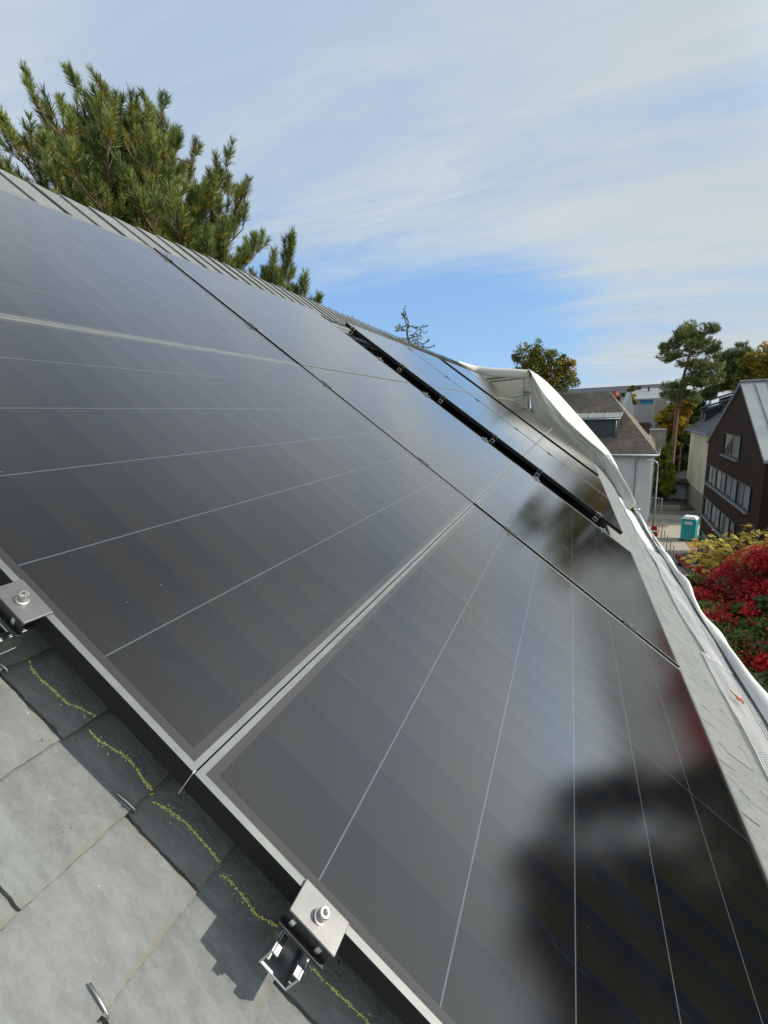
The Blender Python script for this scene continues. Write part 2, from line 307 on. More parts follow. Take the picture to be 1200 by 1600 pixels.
M['mid_g'] = leaf('mid_green_leaves', (0.083, 0.135, 0.033), (0.128, 0.188, 0.045)); M['gold'] = leaf('golden_leaves', (0.476, 0.294, 0.028), (0.588, 0.406, 0.056))
M['lime'] = leaf('lime_yellow_leaves', (0.38, 0.41, 0.04), (0.48, 0.48, 0.06), 0.4)
M['red_a'] = leaf('scarlet_leaves', (0.446, 0.019, 0.030), (0.621, 0.041, 0.038), 0.35); M['red_b'] = leaf('dark_crimson_leaves', (0.180, 0.018, 0.021), (0.300, 0.027, 0.030), 0.3)
M['yell_a'] = leaf('pale_yellow_leaves', (0.608, 0.486, 0.054), (0.702, 0.567, 0.108), 0.4); M['yell_b'] = leaf('yellow_green_leaves', (0.351, 0.351, 0.054), (0.486, 0.432, 0.068), 0.4)
M['orange_leaf'] = leaf('orange_leaves', (0.36, 0.14, 0.03), (0.42, 0.2, 0.05))

# ------------------------------------------------------------------ mesh helpers
class MB:
    def __init__(s): s.v = []; s.f = []; s.m = []; s.uv = []; s.tone = []
    def face(s, pts, mi=0, uv=None, tone=0.0):
        n = len(s.v); s.v += [tuple(float(c) for c in p) for p in pts]; s.f.append(tuple(range(n, n+len(pts)))); s.m.append(mi)
        s.uv.append(uv or [(0.5, 0.5)]*len(pts)); s.tone.append(tone)
    def hexa(s, p, mi=0, top_uv=None, tone=0.0):   # p: 4 bottom points then 4 top points, counter-clockwise seen from above
        n = len(s.v); s.v += [tuple(float(c) for c in q) for q in p]
        for q in ((3, 2, 1, 0), (4, 5, 6, 7), (0, 1, 5, 4), (1, 2, 6, 5), (2, 3, 7, 6), (3, 0, 4, 7)):
            s.f.append(tuple(n+i for i in q)); s.m.append(mi); s.uv.append(top_uv if (top_uv and q[0] == 4) else [(0.5, 0.5)]*4); s.tone.append(tone)
    def box(s, a, b, mi=0):
        (x0, y0, z0), (x1, y1, z1) = a, b
        s.hexa([(x0, y0, z0), (x1, y0, z0), (x1, y1, z0), (x0, y1, z0), (x0, y0, z1), (x1, y0, z1), (x1, y1, z1), (x0, y1, z1)], mi)
    def tube(s, pts, rad, n=8, mi=0, cap=True):
        pts = [np.array(p, float) for p in pts]; k = len(pts)
        rad = [rad]*k if isinstance(rad, (int, float)) else list(rad); rings = []; ref = None
        for i in range(k):
            d = pts[min(i+1, k-1)]-pts[max(i-1, 0)]; d = d/(np.linalg.norm(d)+1e-12)
            if ref is None or abs(ref@d) > 0.95: ref = np.array([0, 0, 1.0]) if abs(d[2]) < 0.9 else np.array([1.0, 0, 0])
            a = np.cross(d, ref); a /= np.linalg.norm(a); b = np.cross(d, a); ref = -np.cross(d, a) if False else ref
            base = len(s.v)
            for j in range(n):
                an = 2*math.pi*j/n; s.v.append(tuple(pts[i]+(a*math.cos(an)+b*math.sin(an))*rad[i]))
            rings.append(base)
        for i in range(k-1):
            for j in range(n):
                s.f.append((rings[i]+j, rings[i]+(j+1) % n, rings[i+1]+(j+1) % n, rings[i+1]+j)); s.m.append(mi); s.uv.append([(0.5, 0.5)]*4); s.tone.append(0.0)
        if cap:
            s.f.append(tuple(rings[0]+j for j in reversed(range(n)))); s.m.append(mi); s.uv.append([(0.5, 0.5)]*n); s.tone.append(0.0)
            s.f.append(tuple(rings[-1]+j for j in range(n))); s.m.append(mi); s.uv.append([(0.5, 0.5)]*n); s.tone.append(0.0)
    def lathe(s, prof, c=(0, 0), n=20, mi=0):      # prof: (radius, z) from bottom to top
        s_pts = []
        base = len(s.v)
        for r, z in prof:
            for j in range(n):
                an = 2*math.pi*j/n; s.v.append((c[0]+r*math.cos(an), c[1]+r*math.sin(an), z))
        for i in range(len(prof)-1):
            for j in range(n):
                s.f.append((base+i*n+j, base+i*n+(j+1) % n, base+(i+1)*n+(j+1) % n, base+(i+1)*n+j)); s.m.append(mi); s.uv.append([(0.5, 0.5)]*4); s.tone.append(0.0)
    def prism(s, poly, y0, y1, mi=0):              # poly of (x, z) extruded along y
        n = len(poly); base = len(s.v)
        s.v += [(x, y0, z) for x, z in poly]+[(x, y1, z) for x, z in poly]
        def add(q): s.f.append(q); s.m.append(mi); s.uv.append([(0.5, 0.5)]*len(q)); s.tone.append(0.0)
        add(tuple(base+i for i in range(n))); add(tuple(base+n+i for i in reversed(range(n))))
        for i in range(n): j = (i+1) % n; add((base+i, base+n+i, base+n+j, base+j))
    def grid(s, P, mi=0):
        nu, nv = len(P), len(P[0]); base = len(s.v)
        for r in P: s.v += [tuple(float(c) for c in p) for p in r]
        for i in range(nu-1):
            for j in range(nv-1):
                s.f.append((base+i*nv+j, base+i*nv+j+1, base+(i+1)*nv+j+1, base+(i+1)*nv+j)); s.m.append(mi); s.uv.append([(0.5, 0.5)]*4); s.tone.append(0.0)
    def build(s, name, mats, parent=None, smooth=False, bevel=0.0, loc=None, rot=None, solid=0.0, uvs=False):
        me = bpy.data.meshes.new(name); me.from_pydata(s.v, [], s.f)
        if not isinstance(mats, (list, tuple)): mats = [mats]
        for m_ in mats: me.materials.append(m_)
        me.polygons.foreach_set('material_index', s.m)
        if uvs:
            ul = me.uv_layers.new(name='uv'); flat = [c for q in s.uv for p in q for c in p]; ul.data.foreach_set('uv', flat)
            at_ = me.attributes.new('tone', 'FLOAT', 'FACE'); at_.data.foreach_set('value', s.tone)
        if smooth: me.polygons.foreach_set('use_smooth', [True]*len(me.polygons))
        me.update(); o = bpy.data.objects.new(name, me); C.objects.link(o)
        if parent: o.parent = parent
        if loc is not None: o.location = loc
        if rot is not None: o.rotation_euler = rot
        if solid: md = o.modifiers.new('thick', 'SOLIDIFY'); md.thickness = solid; md.offset = 0
        if bevel: md = o.modifiers.new('bevel', 'BEVEL'); md.width = bevel; md.segments = 2; md.limit_method = 'ANGLE'
        return o
def quads(name, Q, mats, mi=None, parent=None):   # Q: (n,4,3) array of quads as one mesh
    n = len(Q); me = bpy.data.meshes.new(name)
    me.vertices.add(n*4); me.vertices.foreach_set('co', np.ascontiguousarray(Q, dtype=np.float32).ravel())
    me.loops.add(n*4); me.loops.foreach_set('vertex_index', np.arange(n*4, dtype=np.int32))
    me.polygons.add(n); me.polygons.foreach_set('loop_start', np.arange(0, n*4, 4, dtype=np.int32)); me.polygons.foreach_set('loop_total', np.full(n, 4, np.int32))
    for m_ in mats: me.materials.append(m_)
    if mi is not None: me.polygons.foreach_set('material_index', np.asarray(mi, np.int32))
    me.update(calc_edges=True); o = bpy.data.objects.new(name, me); C.objects.link(o)
    if parent: o.parent = parent
    return o
def tag(o, label=None, cat=None, group=None, kind=None):
    if label: o['label'] = label
    if cat: o['category'] = cat
    if group: o['group'] = group
    if kind: o['kind'] = kind
    return o
def thing(name, label, cat, loc=(0, 0, 0), rot=(0, 0, 0), group=None):
    o = bpy.data.objects.new(name, None); C.objects.link(o); o.location = loc; o.rotation_euler = rot; o.empty_display_size = 0.1
    return tag(o, label, cat, group)
def copy_tree(o, parent=None):
    c = o.copy(); C.objects.link(c); c.parent = parent
    for ch in list(o.children): copy_tree(ch, c)
    return c
ROOF = (0, TH, 0)                                # rotation of everything that lies in the roof plane

# ================================================================== the setting: ground, road, paths
g = MB(); g.face([(-900, -900, G), (900, -900, G), (900, 900, G), (-900, 900, G)]); tag(g.build('ground', M['earth']), kind='structure')
def sheet(name, poly, lift, m): b = MB(); b.face([(x, y, G+lift) for x, y in poly]); return tag(b.build(name, m), kind='structure')
sheet('road', [(-40, 50.2), (60, 47.5), (60, 56.5), (-40, 60.0)], 0.012, M['paving'])
sheet('asphalt_strip', [(-40, 55.4), (60, 52.4), (60, 54.2), (-40, 57.4)], 0.018, M['asphalt'])
sheet('footpath', [(7.3, 10), (9.4, 10), (10.35, 50.3), (7.9, 50.3)], 0.026, M['paving'])
b = MB(); b.hexa([(-40, 60.0, G), (60, 56.5, G), (60, 58.3, G), (-40, 61.8, G), (-40, 60.0, G+0.14), (60, 56.5, G+0.14), (60, 58.3, G+0.14), (-40, 61.8, G+0.14)]); tag(b.build('pavement', M['asphalt']), kind='structure')
sheet('driveway', [(8.6, 61.5), (13.4, 61.2), (14.0, 72), (9.6, 72)], 0.03, M['dkasphalt'])
sheet('gravel_bed', [(9.42, 26), (9.5, 26), (11.1, 48.6), (10.42, 48.6)], 0.034, M['rustchips'])

# ================================================================== our house: slate roof
rng = random.Random(4)
house = thing('slate_roofed_house', 'house under the camera with a grey slate roof carrying the solar panels', 'house')
EXPO, SW, H0, T_ = 0.1335, 0.262, -0.127, 0.0052
T0, T1 = -2.6, 12.42
sb = MB()
i = -21
while True:
    s1 = -0.037 + EXPO*i; i += 1
    if s1 > 1.705: break
    if s1 < -2.75: continue
    full = s1 - 2.03*EXPO
    par = (i-1) % 2
    t = T0 + (0.105 if par == 0 else -0.026) - T0 % SW - SW*1
    t = (-0.155 if par == 0 else -0.025) + SW*math.floor((T0)/SW)
    while t < T1:
        a, b_ = t+0.0016+rng.uniform(0, 0.0012), t+SW-0.0016-rng.uniform(0, 0.0012); t += SW
        if a < T0-0.2 or b_ > T1+0.3: continue
        a = max(a, T0); b_ = min(b_, T1)
        near = a < 0.8 or s1 > 1.1
        j = [rng.uniform(-0.0012, 0.0012) for _ in range(4)]; je = [rng.uniform(-0.0018, 0.0018) for _ in range(2)]
        zt, zb = H0+3*T_, H0
        top = [(full, a, zb+j[0]), (s1+je[0], a, zt+j[1]), (s1+je[1], b_, zt+j[2]), (full, b_, zb+j[3])]
        bot = [(x, y, z-T_) for x, y, z in top]
        if a < 0.35 and -0.6 < s1 < 0.5:               # near the camera: split, slightly chipped edges
            ra = random.Random(int(a*1000)*7+int(s1*1000)); tp, uvp = [], []
            def edge_pts(p, q, up, uq, n_, amp):
                for e_ in range(n_):
                    f_ = e_/n_; jx = 0 if e_ == 0 else ra.gauss(0, amp)*(2.2 if ra.random() < .08 else 1)
                    tp.append((p[0]+(q[0]-p[0])*f_+(jx if abs(q[1]-p[1]) > .1 else 0), p[1]+(q[1]-p[1])*f_+(jx if abs(q[1]-p[1]) <= .1 else 0), p[2]+(q[2]-p[2])*f_)); uvp.append((up[0]+(uq[0]-up[0])*f_, up[1]+(uq[1]-up[1])*f_))
            edge_pts(top[0], top[1], (0, 0), (0, 1), 34, .00055); edge_pts(top[1], top[2], (0, 1), (1, 1), 44, .0006); edge_pts(top[2], top[3], (1, 1), (1, 0), 34, .00055); tp.append(top[3]); uvp.append((1, 0))
            tn = rng.random(); sb.face(tp, 0, uvp, tn); lo = [(p[0]+ra.gauss(0, .0005), p[1]+ra.gauss(0, .0005), p[2]-T_) for p in tp]
            for e_ in range(len(tp)): f_ = (e_+1) % len(tp); sb.face([tp[f_], tp[e_], lo[e_], lo[f_]], 0, None, tn)
            continue
        sb.hexa(bot+top, 0, [(0, 0), (0, 1), (1, 1), (1, 0)], rng.random())
o = sb.build('roof_slates', M['slate'], house, rot=ROOF, uvs=True); md = o.modifiers.new('bevel', 'BEVEL'); md.width = 0.0012; md.segments = 1; md.limit_method = 'ANGLE'
# ridge course: long slates lapped sideways, each stepping over the next
rb = MB(); t = T0
while t < T1:
    w_ = 0.176; a, b_ = t, t+w_+0.05; t += w_
    jj = rng.uniform(-0.002, 0.002)
    top = [(-3.06+rng.uniform(-0.012, 0.012), a, H0+0.034+jj), (-2.56, a, H0+0.036+jj), (-2.56, b_, H0+0.020), (-3.06, b_, H0+0.018)]
    rb.hexa([(x, y, z-0.008) for x, y, z in top]+top, 0, [(0.1, 0.1), (0.1, 0.8), (0.9, 0.8), (0.9, 0.1)], rng.random())
rb.build('ridge_slates', M['slate'], house, rot=ROOF, uvs=True)
dk = MB(); dk.box((-3.04, T0, H0-0.16), (1.665, T1-0.02, H0-0.012)); dk.build('roof_deck', mat('dark_roof_boards', (0.02, 0.018, 0.016), None, rough=0.9), house, rot=ROOF)
rx = RP(-3.05, 0, H0+0.0)
bs = MB(); ex, ez = -5.9-0.0, -1.15
bs.hexa([(ex, T0, ez-0.1), (rx[0], T0, rx[2]-0.1), (rx[0], T1, rx[2]-0.1), (ex, T1, ez-0.1), (ex, T0, ez), (rx[0]-0.01, T0, rx[2]), (rx[0]-0.01, T1, rx[2]), (ex, T1, ez)], 0)
bs.build('back_roof', M['grslate'], house)
hw = MB(); hw.prism([(-5.4, G-0.2), (1.0, G-0.2), (1.0, -1.12), (rx[0]+0.05, rx[2]-0.36), (-5.4, -1.15)], T0+0.2, T1-0.3); hw.build('wall', M['render_white'], house)
gt = MB()
prof = [(0.085*math.cos(a), 0.085*math.sin(a)) for a in np.linspace(-math.pi, 0, 9)]
e = RP(1.70, 0, H0-.01)
gt.grid([[(e[0]+0.07+px_, y, e[2]-0.03+pz_) for px_, pz_ in prof] for y in (T0, T1)]); gt.build('gutter', mat('weathered_dark_gutter', (0.07, 0.075, 0.08), (0.11, 0.11, 0.11), 3, 0.6, 0.3), house, solid=0.003)
# slate hooks: bent stainless wire, one per slate, over the lower edge
def hook_mesh():
    b = MB(); b.tube([(-0.030, 0, 0.0015), (-0.012, 0.0, 0.0022), (0.0035, 0, 0.0015), (0.006, 0, -0.002), (0.005, 0, -0.006)], 0.0013, 8); return b
hk = hook_mesh().build('slate_hook', M['steel'], house, smooth=True)
def hook(o, s, t, h, yaw=0.0): o.matrix_local = Matrix.Translation(Vector(RP(s, t, h))) @ Matrix.Rotation(TH, 4, 'Y') @ Matrix.Rotation(yaw, 4, 'Z'); return o
hook(hk, -0.037, -0.018, H0+3*T_+0.001, 0.1)
spots = [(-0.037+EXPO, -0.152, -0.12), (-0.037-EXPO*2, -0.02, 0.1)]
for q in range(22): spots.append((-0.037+EXPO*11, -0.026+0.131+SW*q+rng.uniform(-.006, .006), rng.uniform(-.25, .25)))
for q in range(22): spots.append((-0.037+EXPO*12, -0.155+0.131+SW*q+rng.uniform(-.006, .006), rng.uniform(-.25, .25)))
dull = hk.data.copy(); dull.materials.clear(); dull.materials.append(mat('dull_hook_steel', (0.30, 0.30, 0.29), None, rough=0.6, metal=0.2))
for qi, (s_, t_, ya) in enumerate(spots):
    c = hk.copy(); C.objects.link(c); c.parent = house; hook(c, s_, t_, H0+3*T_+0.001, ya)
    if qi > 1: c.data = dull

# ================================================================== solar panels
def make_panel():
    root = thing('solar_panel', 'x', 'solar panel', group='black solar panels in three rows on the slate roof')
    f = MB(); W, Ln, d, fw = PW, PL, 0.035, 0.0108
    def bar(p0, p1, n0, n1):                      # mitred top bars with a chamfered inner lip
        pass
    # profile of the frame (offset inwards, height): outer wall, chamfer, top, inner lip
    pr = [(0.0, -d), (0.0, -0.0007), (0.0007, 0.0), (fw-0.001, 0.0), (fw, -0.0016), (fw, -0.004)]
    def ring(o_, h): return [(o_, o_, h), (W-o_, o_, h), (W-o_, Ln-o_, h), (o_, Ln-o_, h)]
    rs = [ring(*p) for p in pr]+[ring(0.03, -d), ring(0.0, -d)]
    for a, b_ in zip(rs[:-1], rs[1:]):
        if a is rs[5]: continue
        for q in range(4): r = (q+1) % 4; f.face([a[q], a[r], b_[r], b_[q]], 1 if a in (rs[2], rs[3]) else 0)
    f.build('frame', [M['frame'], M['framelip']], root)
    gl = MB(); gl.hexa([(fw-0.001, fw-0.001, -0.006), (W-fw+0.001, fw-0.001, -0.006), (W-fw+0.001, Ln-fw+0.001, -0.006), (fw-0.001, Ln-fw+0.001, -0.006)] +
            [(fw-0.001, fw-0.001, -0.0015), (W-fw+0.001, fw-0.001, -0.0015), (W-fw+0.001, Ln-fw+0.001, -0.0015), (fw-0.001, Ln-fw+0.001, -0.0015)])
    gl.build('glass', M['glass'], root)
    return root
pan = make_panel()
ROWN = ['top row under the ridge slates', 'middle row', 'bottom row above the eave']
COLN = ['nearest column', 'second column', 'third column past the wide gap', 'fourth column', 'fifth column past the second dark gap', 'farthest column by the white tarpaulin']
COLT = [0.0, 1.83, 4.297, 6.127, 8.40, 10.23]
ROWS = [-2.311, -1.154, 0.0]
first = True
prg = random.Random(9)
for ci, t in enumerate(COLT):
    for ri, s in enumerate(ROWS):
        o = pan if first else copy_tree(pan); first = False
        o.location = RP(s+prg.uniform(-.0005, .0005), t, prg.uniform(-.0006, .0006)); o.rotation_euler = (prg.uniform(-.0007, .0007), TH+prg.uniform(-.0007, .0007), 0)
        o['label'] = 'black solar panel, %s, %s' % (ROWN[ri], COLN[ci])
# wire-thin silver ground clip sticking out at the seam between two frames
gc = MB(); gc.box((-0.0022, -0.0016, -0.048), (-0.0006, 0.004, 0.0015)); tag(gc.build('earthing_clip', M['steel'], loc=RP(0, -0.0, 0), rot=ROOF), 'thin silver metal clip standing in the seam between two panel frames', 'metal clip')

# rails (open aluminium channel) and clamps
RS = [-2.194, -1.52, -0.98, -0.325, 0.217, 0.885]
def rail(s, t0, t1, label):
    r = thing('mounting_rail', label, 'mounting rail', RP(s, t0, 0), ROOF, 'aluminium mounting rails under the panels')
    b = MB(); ln = t1-t0; h0, h1, w2, k = -0.070, -0.0358, 0.0215, 0.0028
    b.box((-w2, 0, h0), (w2, ln, h0+k)); b.box((-w2, 0, h0+k), (-w2+k, ln, h1)); b.box((w2-k, 0, h0+k), (w2, ln, h1))
    b.box((-w2+k, 0, h1-k), (-w2+0.010, ln, h1)); b.box((w2-0.010, 0, h1-k), (w2-k, ln, h1))
    b.box((-w2+k, 0, h0+0.016), (-w2+0.0065, ln, h0+0.0185)); b.box((w2-0.0065, 0, h0+0.016), (w2-k, ln, h0+0.0185))
    b.build('channel', M['alu'], r, bevel=0.0006)
    n_ = MB(); n_.box((-w2+k+0.001, 0.036, h0+0.018), (w2-k-0.001, 0.058, h1-k-0.002)); n_.build('channel_nut', M['white'], r, bevel=0.002)
    f = MB()
    for q in (-0.011, 0.011): f.box((q-0.004, 0.006, h0-0.008), (q+0.004, 0.016, h0))
    f.build('rail_foot', M['darkmetal'], r)
    return r
rail(RS[3], -0.056, 3.70, 'aluminium rail under the middle row with its open end beside the upper near clamp')
rail(RS[4], -0.047, 3.70, 'aluminium rail with open channel end at the lower near clamp above the slates')
for q, s in enumerate(RS):
    rail(s, 4.297-0.036, 8.02, 'aluminium rail ending in the wide dark gap, %s from the ridge' % ['first', 'second', 'third', 'fourth', 'fifth', 'last'][q])
def end_clamp(s, t, label, sgn=1, group='end clamps gripping the panel edges'):
    r = thing('end_clamp', label, 'panel clamp', RP(s, t, 0), ROOF if sgn > 0 else (Matrix.Rotation(TH, 4, 'Y') @ Matrix.Rotation(math.pi, 4, 'Z')).to_euler(), group)
    p = MB(); p.box((-0.034, -0.028, 0.0012), (0.034, 0.0095, 0.0048)); p.build('plate', M['plate'], r, bevel=0.0008)
    b = MB(); b.box((-0.034, -0.028, -0.019), (0.034, -0.0255, 0.0010)); b.box((-0.034, -0.0335, -0.022), (0.034, -0.0255, -0.0192)); b.box((-0.034, -0.0335, -0.0190), (0.034, -0.0315, -0.0165))
    b.build('bracket', M['darkmetal'], r, bevel=0.0005)
    for q in (-0.0215, 0.0175): c_ = MB(); c_.box((q-0.003, -0.0292, -0.016), (q+0.003, -0.0281, -0.002)); c_.build('bracket_rib', M['alu'], r)
    l = MB(); z = 0.0049
    l.lathe([(0.0, z), (0.0082, z), (0.0082, z+0.0022), (0.0066, z+0.0028), (0.0066, z+0.012), (0.0058, z+0.0132), (0.0034, z+0.0132), (0.0034, z+0.006), (0.0, z+0.006)], (0.0, -0.0105), 22)
    l.build('bolt', M['steel'], r, smooth=False)
    return r
end_clamp(0.217, 0.0, 'grey end clamp with a shiny socket bolt above the open rail end, nearer one')
end_clamp(-0.325, 0.0, 'grey end clamp with a shiny socket bolt at the left edge of the picture')
ORD = ['first', 'second', 'third', 'fourth', 'fifth', 'last']
for q, s in enumerate(RS):
    end_clamp(s, 4.297, 'end clamp on the panel edge beyond the wide dark gap, %s from the ridge' % ORD[q], 1)
    end_clamp(s, 3.64, 'end clamp on the near edge of the wide dark gap, %s from the ridge' % ORD[q], -1)
def mid_clamp(s, t, label):
    r = thing('mid_clamp', label, 'panel clamp', RP(s, t, 0), ROOF, 'mid clamps between two panels')
    p = MB(); p.box((-0.034, -0.016, 0.0012), (0.034, 0.016, 0.0042)); p.build('plate', M['darkmetal'], r, bevel=0.0006)
    l = MB(); z = 0.0043; l.lathe([(0, z), (0.0075, z), (0.0075, z+0.002), (0.0062, z+0.0025), (0.0062, z+0.009), (0.0034, z+0.009), (0.0034, z+0.004), (0, z+0.004)], (0, 0), 18); l.build('bolt', M['steel'], r)
for q, s in enumerate(RS):
    mid_clamp(s, 1.82, 'small dark clamp with bolt on the nearest panel seam, %s from the ridge' % ORD[q])
    mid_clamp(s, 6.117, 'small dark clamp on the seam past the wide gap, %s from the ridge' % ORD[q])

# yellow crumbly lines across the shaded slates
segs = [[(47, 1030), (50, 1042), (62, 1058), (85, 1080), (105, 1100), (125, 1108), (148, 1121)], [(140, 1138), (155, 1155), (178, 1170), (200, 1185), (215, 1205), (228, 1228), (240, 1240)],
        [(238, 1250), (265, 1265), (290, 1285), (320, 1320), (345, 1355)], [(348, 1363), (365, 1380), (385, 1405), (400, 1430), (437, 1450)], [(487, 1508), (505, 1530), (525, 1550), (545, 1570), (575, 1600)]]
wh = ['on the uppermost shaded slate', 'on the slate above the steel hook', 'on the slate below the panel corner', 'running up to the open rail end', 'below the open rail end at the picture bottom']
yr = random.Random(2)
for sg, wd in zip(segs, wh):
    hq = H0+2.4*T_
    P = [np.array(roof_hit(u, v, hq)) for u, v in sg]; b = MB()
    for a, c_ in zip(P[:-1], P[1:]):
        n_ = int(np.linalg.norm(c_-a)/0.0005); ph_ = yr.random()*9
        for q in range(n_):
            wv = abs(math.sin(q*.045+ph_)+.6*math.sin(q*.11+ph_*2)); p = a+(c_-a)*(q+yr.random())/n_+np.array([yr.gauss(0, .0005+.0007*wv), yr.gauss(0, .0005+.0007*wv)])
            if wv < .25 and yr.random() < .45: continue
            if yr.random() < 0.06: p = p+np.array([yr.gauss(0, .006), yr.gauss(0, .006)])
            r_ = yr.uniform(.0006, .0017); frac = ((p[0]+0.037) % EXPO)/EXPO; z = H0+T_*(1.5+1.5*frac)+0.0006
            th_ = yr.random()*6; ring = [(p[0]+r_*yr.uniform(.6, 1.3)*math.cos(th_+k*2.1), p[1]+r_*yr.uniform(.6, 1.3)*math.sin(th_+k*2.1), z) for k in range(3)]
            ap = (p[0], p[1], z+r_*1.1)
            for k in range(3): b.face([ring[k], ring[(k+1) % 3], ap])
    tag(b.build('yellow_line', M['chalk'], rot=ROOF), 'crumbly yellow line '+wd, 'yellow line', 'crumbly yellow lines across the shaded slates')

# ================================================================== eave: netting and white foil
nr = random.Random(5)
def foil_w(t):                                   # how far the foil bulges outwards
    return 0.085*math.exp(-((t-3.5)/0.30)**2)+0.075*math.exp(-((t-2.35)/0.38)**2)+0.09*math.exp(-((t-1.0)/0.6)**2)+0.05*math.exp(-((t-5.3)/0.35)**2)-0.02+0.014*math.sin(t*3.1)+0.006*math.sin(t*7.3+1)
fo = MB(); P = []
for t in np.linspace(-1.0, 8.6, 240):
    w_ = foil_w(t); cr = 0.008*math.sin(t*4.3+2)+0.003*math.sin(t*13+.5*math.sin(t*5)); far = max(0.0, min(1.0, (t-4.6)/1.6)); far = far*far*(3-2*far)
    s0 = 1.80-0.15*far+0.010*math.sin(t*6)*far
    hc = -0.034+cr-0.03*far+0.014*math.sin(t*2.7+1)+0.008*math.sin(t*6.1)
    P.append([RP(s0, t, -0.124+0.016*far), RP(1.835-.06*far, t, -0.120+.018*far), RP(1.862+w_*.25, t, -0.114+cr*.3), RP(1.872+w_*.35, t, -0.085+cr*.6), RP(1.878+w_*.5, t, hc-.006), RP(1.892+w_*.75, t, hc+.004),
              RP(1.925+w_*1.1, t, hc-.006), RP(1.965+w_*1.4, t, hc-.045), RP(1.99+w_*1.5, t, -0.17+cr), RP(1.98+w_*1.5, t, -0.42), RP(1.5+w_*1.6, t+0.03*math.sin(t*4), -1.2)])
fo.grid(P); f_ = fo.build('protective_foil', mat('bright_white_foil', (0.78, 0.775, 0.735), (0.84, 0.83, 0.78), 1.8, 0.5, bump=0.012, bscale=9, trans=0.12), smooth=True, solid=0.003); md = f_.modifiers.new('sub', 'SUBSURF'); md.levels = 1; md.render_levels = 1
f_.modifiers.move(1, 0)
tag(f_, 'pale bluish white foil bulging along the eave outside the netting', 'foil')
def netting(t0, t1, s0f, s1f, label):
    b = MB(); pitch = 0.0150; nT = int((t1-t0)/pitch); nS = 13
    def pos(i, j):
        t = t0+(t1-t0)*i/nT; a, c_ = s0f(t), s1f(t); f = j/nS
        return (a+(c_-a)*f+0.0015*math.sin(t*31+j), t, (-0.102 if t0 < 0 else -0.0985)+0.008*math.sin(f*3.1)+0.004*math.sin(t*7+f*4)+0.018*(f > 0.75)*(f-0.75)*4)
    w2 = 0.0019
    for j in range(nS+1):
        for i in range(0, nT, 2):
            p, q = pos(i, j), pos(min(i+2, nT), j); b.hexa([(p[0]-w2, p[1], p[2]-.0012), (p[0]+w2, p[1], p[2]-.0012), (q[0]+w2, q[1], q[2]-.0012), (q[0]-w2, q[1], q[2]-.0012), (p[0]-w2, p[1], p[2]+.0012), (p[0]+w2, p[1], p[2]+.0012), (q[0]+w2, q[1], q[2]+.0012), (q[0]-w2, q[1], q[2]+.0012)])
    for i in range(nT+1):
        for j in range(0, nS):
            p, q = pos(i, j), pos(i, j+1); b.hexa([(p[0], p[1]-w2, p[2]-.0008), (q[0], q[1]-w2, q[2]-.0008), (q[0], q[1]+w2, q[2]-.0008), (p[0], p[1]+w2, p[2]-.0008), (p[0], p[1]-w2, p[2]+.0008), (q[0], q[1]-w2, q[2]+.0008), (q[0], q[1]+w2, q[2]+.0008), (p[0], p[1]+w2, p[2]+.0008)])
    return tag(b.build('eave_netting', M['foilmesh'], rot=ROOF), label, 'netting', 'white plastic netting along the eave')
netting(-0.3, 2.80, lambda t: 1.642, lambda t: 1.845, 'flat white plastic netting along the eave, near strip with its straight end edge')
netting(2.765, 5.3, lambda t: 1.655+0.02*math.sin(t*3), lambda t: 1.835, 'rumpled white netting along the eave behind the near strip')
# small orange clip left in the netting
oc = thing('orange_clip', 'small orange plastic clip lying on the white eave netting', 'clip', RP(*roof_hit(1157, 1093, -0.07), -0.075), ROOF)
b = MB(); b.tube([(0.018*math.cos(a), 0.018*math.sin(a), 0.004+0.003*math.sin(3*a)) for a in np.linspace(0, 5.6, 14)], 0.005, 8); b.build('loop', M['orange'], oc, smooth=True)
b = MB(); b.tube([(-0.016, 0.012, 0.004), (-0.04, 0.022, 0.004), (-0.055, 0.026, 0.006)], [0.005, 0.004, 0.002], 8); b.build('tail', mat('pale_orange', (0.6, 0.33, 0.16), None), oc, smooth=True)
# dark cord hanging over the foil
b = MB(); b.tube([RP(1.93, 2.46, -0.03), RP(1.99, 2.5, -0.05), RP(2.03, 2.46, -0.12), RP(2.06, 2.44, -0.3), RP(2.0, 2.4, -0.9)], 0.004, 6); tag(b.build('cord', M['rubber'], smooth=True), 'thin dark cord hanging over the white foil edge', 'cord')

# ================================================================== scaffold and tarpaulin at the far gable
sf = thing('gable_scaffold', 'galvanised scaffold frame standing behind the far end of the roof', 'scaffold', (-0.8, 13.3, 0))
def scaf(name, pts, r, m): b = MB(); b.tube([np.array(p)-np.array([-0.8, 13.3, 0]) for p in pts], r, 10); return b.build(name, m, sf, smooth=True)
pA = at(823, 578, 13.75); pB = at(946, 700, 13.4)
A = lambda u, v, D=13.75: at(u, v, D)
scaf('standard', [(pA[0]-0.06, pA[1], G), (pA[0]-0.06, pA[1], pA[2]-0.06)], 0.024, M['galv'])
scaf('standard', [(-2.9, 14.3, G), (-2.9, 14.3, 1.6)], 0.024, M['galv'])
scaf('standard', [(pA[0]-0.06, 14.5, G), (pA[0]-0.06, 14.5, pA[2]-0.1)], 0.024, M['galv'])
scaf('standard', [(1.7, 13.6, G), (1.7, 13.6, -1.6)], 0.024, M['galv'])
p1, p2 = A(762, 590), A(822, 586); scaf('guard_rail', [p1-np.array([.25, -.05, .05]), p2], 0.024, M['steelgrey'])
p1, p2 = A(768, 594), A(824, 590); scaf('guard_rail', [p1-np.array([.25, -.05, .05]), p2], 0.022, M['steelgrey'])
